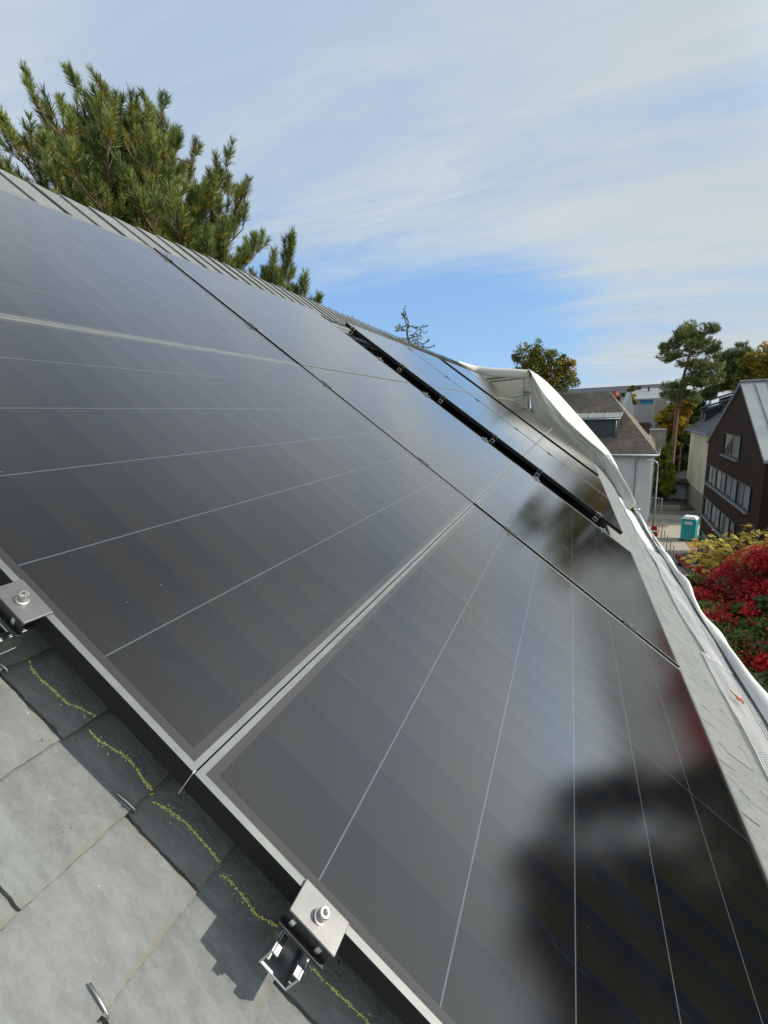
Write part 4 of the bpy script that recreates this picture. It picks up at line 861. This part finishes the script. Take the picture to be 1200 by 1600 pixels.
for (y1, y0, z0, z1), n_ in FLOORS:
    y0, y1 = min(y0, y1), max(y0, y1)
    fr = MB(); k = .09
    fr.box((-.07, y0-k, z0-k), (-.003, y0, z1+k)); fr.box((-.07, y1, z0-k), (-.003, y1+k, z1+k)); fr.box((-.07, y0, z1), (-.003, y1, z1+k)); fr.box((-.07, y0, z0-k), (-.003, y1, z0))
    wf = fr.build('window', M['winframe'], bh)
    sl = MB(); sl.box((-.20, y0-k, z0-k-.09), (-.003, y1+k, z0-k-.004)); sl.build('sill', M['sill'], wf)
    npair = n_/2; dwp = (y1-y0)/npair; a = y1; q = 0
    while a > y0+.02:                              # from the far end: dark glass, then a pale metal panel
        for light, wd in ((False, dwp*.56), (True, dwp*.44)):
            lo = max(y0, a-wd)
            if lo >= a-.02: break
            b = MB(); b.box((-.030 if light else -.012, lo+.025, z0), (-.004, a-.025, z1)); b.build('metal_panel' if light else 'pane', M['blind'] if light else M['winglass'], wf)
            if lo > y0+.02: m_ = MB(); m_.box((-.06, lo-.025, z0), (-.003, lo+.025, z1)); m_.build('mullion', M['winframe'], wf)
            a = lo
zr = MB(); ov = .12
def zroof(ya, za, yb, zb):
    zr.hexa([(-ov, ya, za), (DEP, ya, za), (DEP, yb, zb), (-ov, yb, zb), (-ov, ya, za+.16), (DEP, ya, za+.16), (DEP, yb, zb+.16), (-ov, yb, zb+.16)] if ya < yb else
            [(-ov, yb, zb), (DEP, yb, zb), (DEP, ya, za), (-ov, ya, za), (-ov, yb, zb+.16), (DEP, yb, zb+.16), (DEP, ya, za+.16), (-ov, ya, za+.16)])
zroof(-.15, EZ-.08, RY, RZ); zroof(FL+.15, EZ-.08, RY+.005, RZ)
for q in np.arange(.55, DEP, .62):
    for ya, sg_ in ((-.15, 1), (FL+.15, -1)):
        za = EZ-.08
        zr.hexa([(q, ya, za+.16), (q+.035, ya, za+.16), (q+.035, RY, RZ+.16), (q, RY, RZ+.16), (q, ya, za+.215), (q+.035, ya, za+.215), (q+.035, RY, RZ+.215), (q, RY, RZ+.215)])
zr.box((-ov, RY-.16, RZ+.12), (DEP, RY+.16, RZ+.24))
zr.build('zinc_roof', M['zinc'], bh)
# --- white house with brown slate hip roof
Wc = at(1019, 711, 54.0); wa = R(-80); ew = np.array([math.sin(wa), math.cos(wa), 0]); dw_ = np.array([-ew[1], ew[0], 0])*-1.0
if dw_[1] < 0: dw_ = -dw_
WE = Wc[2]; WL, WD = 15.0, 10.5
wh_ = thing('white_house', 'pale rendered house with a brown slate hip roof and dormer', 'house', (Wc[0], Wc[1], G))
OW = np.array([Wc[0], Wc[1], G]); Wp = lambda a, d, z: np.array([Wc[0], Wc[1], 0])+ew*a+dw_*d+np.array([0, 0, z])-OW
w_ = MB(); c4 = [Wp(0, 0, G), Wp(WL, 0, G), Wp(WL, WD, G), Wp(0, WD, G)]
w_.hexa([c4[0], c4[3], c4[2], c4[1]]+[c_+np.array([0, 0, WE-G]) for c_ in (c4[0], c4[3], c4[2], c4[1])]); w_.build('wall', M['render_white'], wh_)
rk = MB(); o4 = .55; E4 = [Wp(-o4, -o4, WE), Wp(WL+o4, -o4, WE), Wp(WL+o4, WD+o4, WE), Wp(-o4, WD+o4, WE)]
rR = at(953, 612, 60.5)-OW; rR0 = at(953, 612, 60.5); aR = (rR0-np.array([Wc[0], Wc[1], 0]))@ew; ridge_z = rR0[2]
r1, r2 = Wp(aR, WD/2, ridge_z), Wp(WL-2.5, WD/2, ridge_z)
roof_quad(rk, [E4[1], E4[0], r1, r2]); roof_quad(rk, [E4[0], E4[3], r1]); roof_quad(rk, [E4[3], E4[2], r2, r1]); roof_quad(rk, [E4[2], E4[1], r2])
o = rk.build('roof', M['oldslate'], wh_, uvs=True, solid=.08); o.data.uv_layers[0].active_render = True
b = MB(); b.tube([E4[1]+np.array([0, 0, .0]), E4[0]+np.array([0, 0, .0])], .11, 10); b.tube([E4[0], E4[3]], .11, 10); b.build('gutter', M['gutterzinc'], wh_, smooth=True)
b = MB(); gq = Wp(1.0, -o4+.02, WE-.05); b.tube([gq, Wp(1.35, -.25, WE-.55), Wp(1.4, -.10, WE-.9), Wp(1.4, -.10, G)], .055, 8); b.build('downpipe', M['gutterzinc'], wh_, smooth=True)
# dormer on the street side of its roof
def onroof(u, v):                                 # hit of the picture ray with the front roof face
    p0 = E4[1]+OW; n_ = np.cross(E4[0]-E4[1], r2-E4[1]); n_ /= np.linalg.norm(n_); return wall_hit(u, v, p0, n_)
fl, fr_ = onroof(895, 687), onroof(964, 684); dr = fl-fr_; dr[2] = 0; Ld = np.linalg.norm(dr); dn = dr/Ld; fw_ = -dw_
topz = at(966, 654, math.hypot(*(fr_-CAM)[:2])-.1)[2]; bkz = topz+1.15
dm = MB(); a0 = fr_-OW; a1 = a0+dn*(Ld+1.2); dep = 4.2; up_ = lambda p, z: np.array([p[0], p[1], z-OW[2]])
dm.hexa([up_(a0, fr_[2]-.1), up_(a0+dw_*dep, fr_[2]-.1), up_(a1+dw_*dep, fr_[2]-.1), up_(a1, fr_[2]-.1), up_(a0, topz), up_(a0+dw_*dep, topz+.75), up_(a1+dw_*dep, topz+.75), up_(a1, topz)])
q = [up_(a0, fr_[2]), up_(a1, fr_[2]), up_(a1, topz), up_(a0, topz)]; roof_quad(dm, [p+fw_*.012 for p in (q[1], q[0], q[3], q[2])])
do = dm.build('dormer', M['dkslate'], wh_, uvs=True)
b = MB(); ov_ = .25; f0, f1 = a0-dn*ov_+fw_*ov_, a1+dn*ov_+fw_*ov_; k0, k1 = a0-dn*ov_+dw_*(dep+.2), a1+dn*ov_+dw_*(dep+.2)
b.hexa([up_(f0, topz+.02), up_(k0, topz+.85), up_(k1, topz+.85), up_(f1, topz+.02), up_(f0, topz+.18), up_(k0, topz+1.0), up_(k1, topz+1.0), up_(f1, topz+.18)])
for q in np.linspace(0, 1, 5):
    c0, c1 = f0+(f1-f0)*q, k0+(k1-k0)*q; b.hexa([up_(c0, topz+.18), up_(c1, topz+1.0), up_(c1+dn*.06, topz+1.0), up_(c0+dn*.06, topz+.18), up_(c0, topz+.26), up_(c1, topz+1.08), up_(c1+dn*.06, topz+1.08), up_(c0+dn*.06, topz+.26)])
b.build('dormer_roof', M['zinc'], do)
b = MB(); b.tube([up_(f0, topz), up_(f1, topz)], .09, 8); b.tube([up_(a0+fw_*.1+dn*.15, topz), up_(a0+fw_*.1+dn*.15, fr_[2]-.05)], .05, 8); b.build('dormer_gutter', M['gutterzinc'], do, smooth=True)
# --- cream house
Cl, Cr = at(1080, 672, 71.0), at(1104, 700, 60.5); CE = at(1080, 671, 71.0)[2]
ce_ = Cl-Cr; ce_[2] = 0; CLn = np.linalg.norm(ce_); ce_ /= CLn; cdp = np.array([ce_[1], -ce_[0], 0]); cdp = cdp if cdp[0] > 0 else -cdp
ch = thing('cream_house', 'stained cream house with grey slate roof and small dormers', 'house', (Cr[0], Cr[1], G)); OC = np.array([Cr[0], Cr[1], G])
Cp = lambda a, d, z: np.array([Cr[0], Cr[1], 0])+ce_*a+cdp*d+np.array([0, 0, z])-OC
w_ = MB(); cw = [Cp(-2, 0, G), Cp(-2, 11, G), Cp(CLn, 11, G), Cp(CLn, 0, G)]; w_.hexa(cw+[q+np.array([0, 0, CE-G]) for q in cw]); w_.build('wall', M['render_cream'], ch)
w_ = MB(); cw = [Cp(-2, -.03, G), Cp(-2, 11, G), Cp(CLn+.03, 11, G), Cp(CLn+.03, -.03, G)]; w_.hexa(cw+[q+np.array([0, 0, 2.3]) for q in cw]); w_.build('plinth', M['concrete'], ch)
rk = MB(); o4 = .6; E4c = [Cp(-2-o4, -o4, CE), Cp(CLn+o4, -o4, CE), Cp(CLn+o4, 11+o4, CE), Cp(-2-o4, 11+o4, CE)]; rz = at(1150, 605, 68)[2]
k1_, k2_ = Cp(-2, 5.5, rz), Cp(CLn-3.4, 5.5, rz)
roof_quad(rk, [E4c[0], E4c[1], k2_, k1_][::-1][::-1]); roof_quad(rk, [E4c[1], E4c[2], k2_]); roof_quad(rk, [E4c[2], E4c[3], k1_, k2_]); roof_quad(rk, [E4c[3], E4c[0], k1_])
o = rk.build('roof', M['grslate'], ch, uvs=True, solid=.1)
b = MB(); b.tube([E4c[0], E4c[1]], .1, 8); b.build('gutter', M['gutterzinc'], ch, smooth=True)
sl_ = (rz-CE)/6.1
for (a, d, wd, hh, gl) in ((CLn-1.2, .9, 1.3, 1.25, True), (CLn-4.2, 2.1, 1.5, 1.5, True), (CLn-4.6, .6, .9, 1.2, True), (CLn-7.4, 1.8, 1.0, 1.2, False)):
    z = CE+(d+o4)*sl_; b = MB(); p4 = [Cp(a, d, z-.2), Cp(a, d+2.2, z-.2), Cp(a+wd, d+2.2, z-.2), Cp(a+wd, d, z-.2)]
    b.hexa(p4+[p4[0]+np.array([0, 0, hh+.2]), p4[1]+np.array([0, 0, hh+.9]), p4[2]+np.array([0, 0, hh+.9]), p4[3]+np.array([0, 0, hh+.2])]); dd = b.build('dormer', M['dkslate'], ch)
    b = MB(); r4 = [q+np.array([0, 0, 0]) for q in (Cp(a-.2, d-.3, z+hh+.03), Cp(a-.2, d+2.3, z+hh+.92), Cp(a+wd+.2, d+2.3, z+hh+.92), Cp(a+wd+.2, d-.3, z+hh+.03))]; b.hexa(r4+[q+np.array([0, 0, .14]) for q in r4]); b.build('dormer_roof', M['grslate'], dd)
    if gl: b = MB(); g4 = [Cp(a+.2, d-.03, z+.15), Cp(a+.2, d+.02, z+.15), Cp(a+wd-.2, d+.02, z+.15), Cp(a+wd-.2, d-.03, z+.15)]; b.hexa(g4+[q+np.array([0, 0, hh-.35]) for q in g4]); b.build('pane', M['blind'], dd)
# --- garage with sagging slate roof
ga = at(1050, 775, 70.5); gb = at(1073, 776, 70.0); GZ = G; gd = gb-ga; gd[2] = 0; gl_ = np.linalg.norm(gd); gd /= gl_; gn = np.array([-gd[1], gd[0], 0]); gn = gn if gn[1] > 0 else -gn
gr = thing('garage', 'small garage with a white door and overhanging dark roof', 'garage', (ga[0], ga[1], G)); OG = np.array([ga[0], ga[1], G]); hz = at(1060, 752, 70)[2]-G
Gp = lambda a, d, z: gd*a+gn*d+np.array([0, 0, z])
b = MB(); q4 = [Gp(-.3, 0, 0), Gp(gl_+1.2, 0, 0), Gp(gl_+1.2, 5, 0), Gp(-.3, 5, 0)]; b.hexa(q4+[q+np.array([0, 0, hz]) for q in q4]); b.build('wall', M['concrete'], gr)
b = MB(); q4 = [Gp(0, -.06, 0), Gp(gl_-.25, -.06, 0), Gp(gl_-.25, -.003, 0), Gp(0, -.003, 0)]; b.hexa(q4+[q+np.array([0, 0, hz-.25]) for q in q4]); b.build('door', mat('white_garage_door', (.60, .61, .62), (.66, .66, .66), .8, .5), gr)
b = MB(); q4 = [Gp(-.5, -1.3, hz-.15), Gp(gl_+1.6, -1.5, hz-.35), Gp(gl_+1.6, 5, hz+.5), Gp(-.5, 5, hz+.6)]; b.hexa(q4+[q+np.array([0, 0, .22]) for q in q4]); b.build('roof', M['grslate'], gr)
# --- farther roofs
def simple_house(label, c, ang_, wx, wy, ze, zr_, wm, rm, group=None, name='house'):
    h = thing(name, label, 'house', (c[0], c[1], G), (0, 0, ang_), group); b = MB(); b.box((-wx/2, -wy/2, 0), (wx/2, wy/2, ze-G)); b.build('wall', wm, h)
    b = MB(); e = .5; z0, z1 = ze-G-.05, zr_-G; a_ = [(-wx/2-e, -wy/2-e, z0), (wx/2+e, -wy/2-e, z0), (wx/2+e, wy/2+e, z0), (-wx/2-e, wy/2+e, z0)]; r_ = [(-wx/2-e, 0, z1), (wx/2+e, 0, z1)]
    roof_quad(b, [a_[0], a_[1], r_[1], r_[0]]); roof_quad(b, [a_[2], a_[3], r_[0], r_[1]]); b.face([a_[1], a_[2], r_[1]]); b.face([a_[3], a_[0], r_[0]]); b.build('roof', rm, h, uvs=True)
    return h
c = at(1006, 660, 92); h = simple_house('grey slate roof just behind the white house', c, R(-8), 8.0, 8.5, at(1006, 668, 92)[2], at(1006, 632, 96)[2], M['render_white'], M['grslate'])
c = at(1031, 640, 88); b = MB(); b.box((-.9, -.5, 0), (.9, .5, at(1031, 624, 88)[2]-G)); o = b.build('wall_pier', M['concrete'], loc=(c[0], c[1], G), bevel=.05); tag(o, 'tall narrow beige wall end right of the grey roof', 'wall')
c = at(1012, 630, 112); h = thing('modern_house', 'distant house with zinc roof and a bright blue window band', 'house', (c[0], c[1], G), (0, 0, R(-8)))
zt_, zb_, zc_ = at(1005, 607, 112)[2]-G, at(1005, 625, 110)[2]-G, at(1005, 632, 110)[2]-G
b = MB(); b.box((-3.4, -3, 0), (3.4, 5, zb_)); b.build('wall', M['concrete'], h)
b = MB(); b.hexa([(-3.9, -3.6, zb_), (3.9, -3.6, zb_), (2.0, 4, zt_-.2), (-3.0, 4, zt_-.2), (-3.9, -3.6, zb_+.25), (3.9, -3.6, zb_+.25), (2.0, 4, zt_+.1), (-3.0, 4, zt_+.1)]); rf = b.build('roof', M['zinc'], h)
b = MB(); b.tube([(0, 2, zt_-1.0), (0, 2, zt_+.3)], .18, 8); b.build('vent_pipe', M['darkmetal'], rf)
b = MB(); b.box((-3.2, -3.06, zc_+.05), (3.2, -3.003, zb_-.1)); wi = b.build('window_band', M['bluefacade'], h)
for q in (-1.5, 1.2): b = MB(); b.box((q-.06, -3.12, zc_+.2), (q+.06, -3.063, zb_-.2)); b.build('mullion', M['white'], wi)
c = at(960, 625, 120); h = simple_house('long low dark roof on the skyline behind the white house', c, R(-6), 26, 9, at(960, 620, 118)[2], at(950, 605, 122)[2], M['render_white'], M['dkslate'])
h2 = MB(); cq = at(995, 605, 116); b = h2; b.box((-.8, -.6, 0), (.8, .6, at(995, 603.5, 116)[2]-G)); tag(b.build('chimney_stack', M['brick'], loc=(cq[0], cq[1], G), bevel=.04), 'square dark chimney left of the zinc roof on the skyline', 'chimney')
cq = at(961, 617, 84); cpz = at(961, 621, 84)[2]; b = MB(); b.box((-.75, -.6, G-cpz), (.75, .6, 0)); cst = tag(b.build('clay_topped_chimney', M['brick'], loc=(cq[0], cq[1], cpz)), 'chimney with an orange clay top beyond the brown slate ridge', 'chimney')
b = MB(); b.box((-.82, -.68, .002), (.82, .68, .3)); b.lathe([(0, .3), (.5, .3), (.42, .9), (.5, 1.0), (0, 1.0)], n=14); b.build('clay_top', M['orangepot'], cst)
cq = at(1006, 668, 62); b = MB(); b.box((-.55, -.45, 0), (.55, .45, at(1006, 660, 62)[2]-G)); b.box((-.62, -.52, at(1006, 660, 62)[2]-G-.3), (.62, .52, at(1006, 660, 62)[2]-G-.12)); tag(b.build('brick_chimney', M['brick'], loc=(cq[0], cq[1], G)), 'dark brick chimney beside the hip of the white house', 'chimney')
cq = at(1022, 669, 72); b = MB(); b.box((-1.2, -1.6, 0), (1.2, 1.6, at(1022, 672, 72)[2]-G)); flr = tag(b.build('flat_roofed_annex', M['concrete'], loc=(cq[0], cq[1], G)), 'low annex with a shiny flat roof right of the brick chimney', 'annex')
b = MB(); b.box((-1.3, -1.7, 0), (1.3, 1.7, .12)); b.build('flat_roof', M['zinc'], flr, loc=(0, 0, at(1022, 672, 72)[2]-G))
mass('slim_tree', 'slim yellow green treetop between the distant roofs', 'tree', 100, [(986, 622, 1.0), (985, 612, .8), (987, 630, 1.0), (975, 618, .7), (988, 604, .5)], 200, .3, [M['birch_y'], M['mid_g']], [.5, .5], 61)
c = at(978, 640, 90); b = MB(); b.prism([(-.9, 0), (.9, 0), (.9, at(978, 640, 90)[2]-G), (0.2, at(978, 613, 90)[2]-G), (-.3, at(978, 630, 90)[2]-G)], -1.5, 1.5); tag(b.build('gable_wall', M['render_white'], loc=(c[0], c[1], G), rot=(0, 0, R(5))), 'narrow pointed white gable between the distant roofs', 'wall')
# far wooded rim
fr_ = np.random.default_rng(77); pts = []
for a in np.arange(-75, 80, 1.4):
    Dd = 190+fr_.uniform(-15, 15); p = CAM+np.array([math.sin(R(a))*Dd, math.cos(R(a))*Dd, 0]); p[2] = G
    for q in range(3): pts.append(p+np.array([fr_.normal()*3, fr_.normal()*3, fr_.uniform(2, 8.5)]))
pp = puffs(pts, [3.4]*len(pts), 60, fr_, .8); tag(quads('far_trees', leaves(pp, 1.5, fr_), [M['dark_g'], M['birch_g'], M['gold']], fr_.choice(3, size=len(pp), p=[.55, .33, .12])), 'far belt of autumn trees along the horizon', 'trees', kind='stuff')

# ================================================================== street furniture and cars
# portable toilet
pc = ground_at(1078, 845, G); D_ = math.hypot(*(pc-CAM)[:2]); pt = thing('portable_toilet', 'turquoise portable toilet with a white roof beside the brown house', 'portable toilet', (pc[0]-.1, pc[1]+.2, G+.02), (0, 0, R(-20)))
b = MB(); b.box((-.56, -.56, .12), (.56, .56, 2.0)); b.build('cabin', M['teal'], pt, bevel=.03)
b = MB(); b.box((-.62, -.62, 0), (.62, .62, .115)); b.build('base', M['darkmetal'], pt, bevel=.02)
b = MB()
b.hexa([(-.61, -.61, 2.004), (.61, -.61, 2.004), (.61, .61, 2.004), (-.61, .61, 2.004), (-.40, -.45, 2.22), (.40, -.45, 2.22), (.40, .45, 2.22), (-.40, .45, 2.22)]); b.build('roof', M['white'], pt, bevel=.04)
b = MB(); b.box((-.44, -.60, .16), (.44, -.563, 1.92))
for q in (-.25, 0, .25): b.box((q-.03, -.615, .3), (q+.03, -.601, 1.45))
dr_ = b.build('door', mat('teal_door', (.02, .38, .39), None, rough=.4), pt, bevel=.006); b = MB(); b.box((-.30, -.625, 1.55), (.30, -.604, 1.80)); b.build('sign', M['white'], dr_)
b = MB()
for q in (-.25, 0, .25): b.box((.563, q-.03, .3), (.58, q+.03, 1.8))
b.build('side_ribs', M['teal'], pt)
# street lamp
lb_ = ground_at(1020, 830, G); lt = at(1027, 722, math.hypot(*(lb_-CAM)[:2])); lh = lt[2]-G
sl = thing('street_lamp', 'slender street lamp with a curved arm beside the white house', 'street lamp', (lb_[0], lb_[1], G))
b = MB(); b.tube([(0, 0, 0), (0, 0, 1.2), (0, 0, lh-.9)], [.09, .085, .055], 10); b.build('pole', M['steelgrey'], sl, smooth=True)
b = MB(); b.tube([(0, 0, lh-.9), (.02, 0, lh-.35), (-.12, 0, lh-.02), (-.38, -.05, lh+.16), (-.6, -.1, lh+.2)], [.05, .045, .04, .035, .035], 8); b.build('arm', M['galv'], sl, smooth=True)
b = MB(); b.hexa([(-1.05, -.2, lh+.12), (-.55, -.2, lh+.12), (-.55, .02, lh+.12), (-1.05, .02, lh+.12), (-1.0, -.16, lh+.27), (-.55, -.16, lh+.25), (-.55, -.02, lh+.25), (-1.0, -.02, lh+.27)]); b.build('lamp_head', M['galv'], sl, bevel=.03)
# red barrier at the lamp foot
rb_ = ground_at(1021, 838, G); rbx = thing('red_barrier', 'small red plastic barrier at the foot of the street lamp', 'barrier', (rb_[0], rb_[1], G)); b = MB(); b.hexa([(-.35, -.2, 0), (.35, -.2, 0), (.35, .2, 0), (-.35, .2, 0), (-.22, -.07, 1.0), (.22, -.07, 1.0), (.22, .07, 1.0), (-.22, .07, 1.0)]); b.build('body', M['redpaint'], rbx, bevel=.04)
b = MB(); b.box((-.3, -.15, .45), (.3, -.141, .62)); b.build('reflector', M['white'], rbx)
# wire fence along the footpath
fp = [ground_at(u, v, G) for u, v in ((1026, 826), (1029, 834), (1033, 843), (1037, 852), (1041, 861), (1046, 870), (1051, 879))]
fe = thing('wire_fence', 'thin wire fence with metal posts along the footpath', 'fence', tuple(fp[0]))
for p in fp: b = MB(); b.tube([p-fp[0], p-fp[0]+np.array([0, 0, 1.35])], .03, 6); b.build('post', M['steelgrey'], fe)
b = MB()
for z in (.15, .5, .85, 1.2): b.tube([p-fp[0]+np.array([0, 0, z]) for p in fp], .010, 4)
b.build('wire', M['steelgrey'], fe)
# white railings by the garage drive
def railing(label, pix, h):
    P = [ground_at(u, v, G) for u, v in pix]; t_ = thing('white_railing', label, 'railing', tuple(P[0]), group='white metal railings by the drive')
    for a, c_ in zip(P[:-1], P[1:]):
        b = MB(); b.tube([a-P[0]+np.array([0, 0, h]), c_-P[0]+np.array([0, 0, h])], .05, 6); b.tube([a-P[0]+np.array([0, 0, .25]), c_-P[0]+np.array([0, 0, .25])], .04, 6)
        n_ = max(2, int(np.linalg.norm(c_-a)/.35))
        for q in range(1, n_): p = a+(c_-a)*q/n_-P[0]; b.tube([p+np.array([0, 0, .25]), p+np.array([0, 0, h])], .022, 5)
        b.build('rail_panel', M['white'], t_)
    for p in P: b = MB(); b.tube([p-P[0], p-P[0]+np.array([0, 0, h+.06])], .06, 6); b.build('post', M['white'], t_)
railing('white railing with close bars below the bamboo', [(1034, 780), (1049, 781)], 1.2)
railing('open white railing between the white house and the lamp', [(1017, 797), (1033, 799)], 1.5)
bsx = ground_at(1041, 797, G); b = MB(); b.box((-1.3, -.35, 0), (1.3, .35, .55)); tag(b.build('stone_kerb_wall', M['concrete'], loc=tuple(bsx), bevel=.05), 'low beige stone wall at the mouth of the drive', 'wall')
# cars half hidden by the leaves
def car(label, loc, rz, paint):
    c_ = thing('parked_car', label, 'car', loc, (0, 0, rz), 'cars parked behind the red bushes'); b = MB()
    body = [(-2.0, .28), (2.0, .28), (2.08, .55), (2.0, .78), (1.1, .93), (-1.85, .95), (-2.06, .8), (-2.08, .5)]
    b.prism(body, -.84, .84); b.build('body', paint, c_, bevel=.09)
    b = MB(); b.hexa([(-1.75, -.76, .95), (1.05, -.76, .95), (1.05, .76, .95), (-1.75, .76, .95), (-1.25, -.58, 1.42), (.25, -.58, 1.42), (.25, .58, 1.42), (-1.25, .58, 1.42)]); b.build('windows', M['carglass'], c_, bevel=.05)
    b = MB(); b.hexa([(-1.28, -.60, 1.424), (.28, -.60, 1.424), (.28, .60, 1.424), (-1.28, .60, 1.424), (-1.1, -.5, 1.48), (.12, -.5, 1.48), (.12, .5, 1.48), (-1.1, .5, 1.48)]); b.build('roof', paint, c_, bevel=.03)
    for x in (-1.3, 1.28):
        for y in (-.86, .70):
            w2 = MB(); w2.tube([(x, y, .32), (x, y+.16, .32)], .32, 18); wl = w2.build('wheel', M['rubber'], c_); h_ = MB(); h_.tube([(x, y-.012 if y < 0 else y+.15, .32), (x, y+.02 if y < 0 else y+.172, .32)], .19, 12); h_.build('rim', M['alu'], wl)
    for y in (-.62, .62): b = MB(); b.box((1.98, y-.18, .62), (2.075, y+.18, .76)); b.build('headlight', M['white'], c_, bevel=.02)
p = ground_at(1080, 884, G); car('red car partly hidden by the red bush beside the footpath', (p[0]+.05, p[1]-1.4, G+.03), R(97), M['redpaint'])
p = ground_at(1112, 893, G); car('dark car standing below the brown house behind yellow leaves', (p[0]-.3, p[1]-1.2, G+.03), R(95), M['bluepaint'])
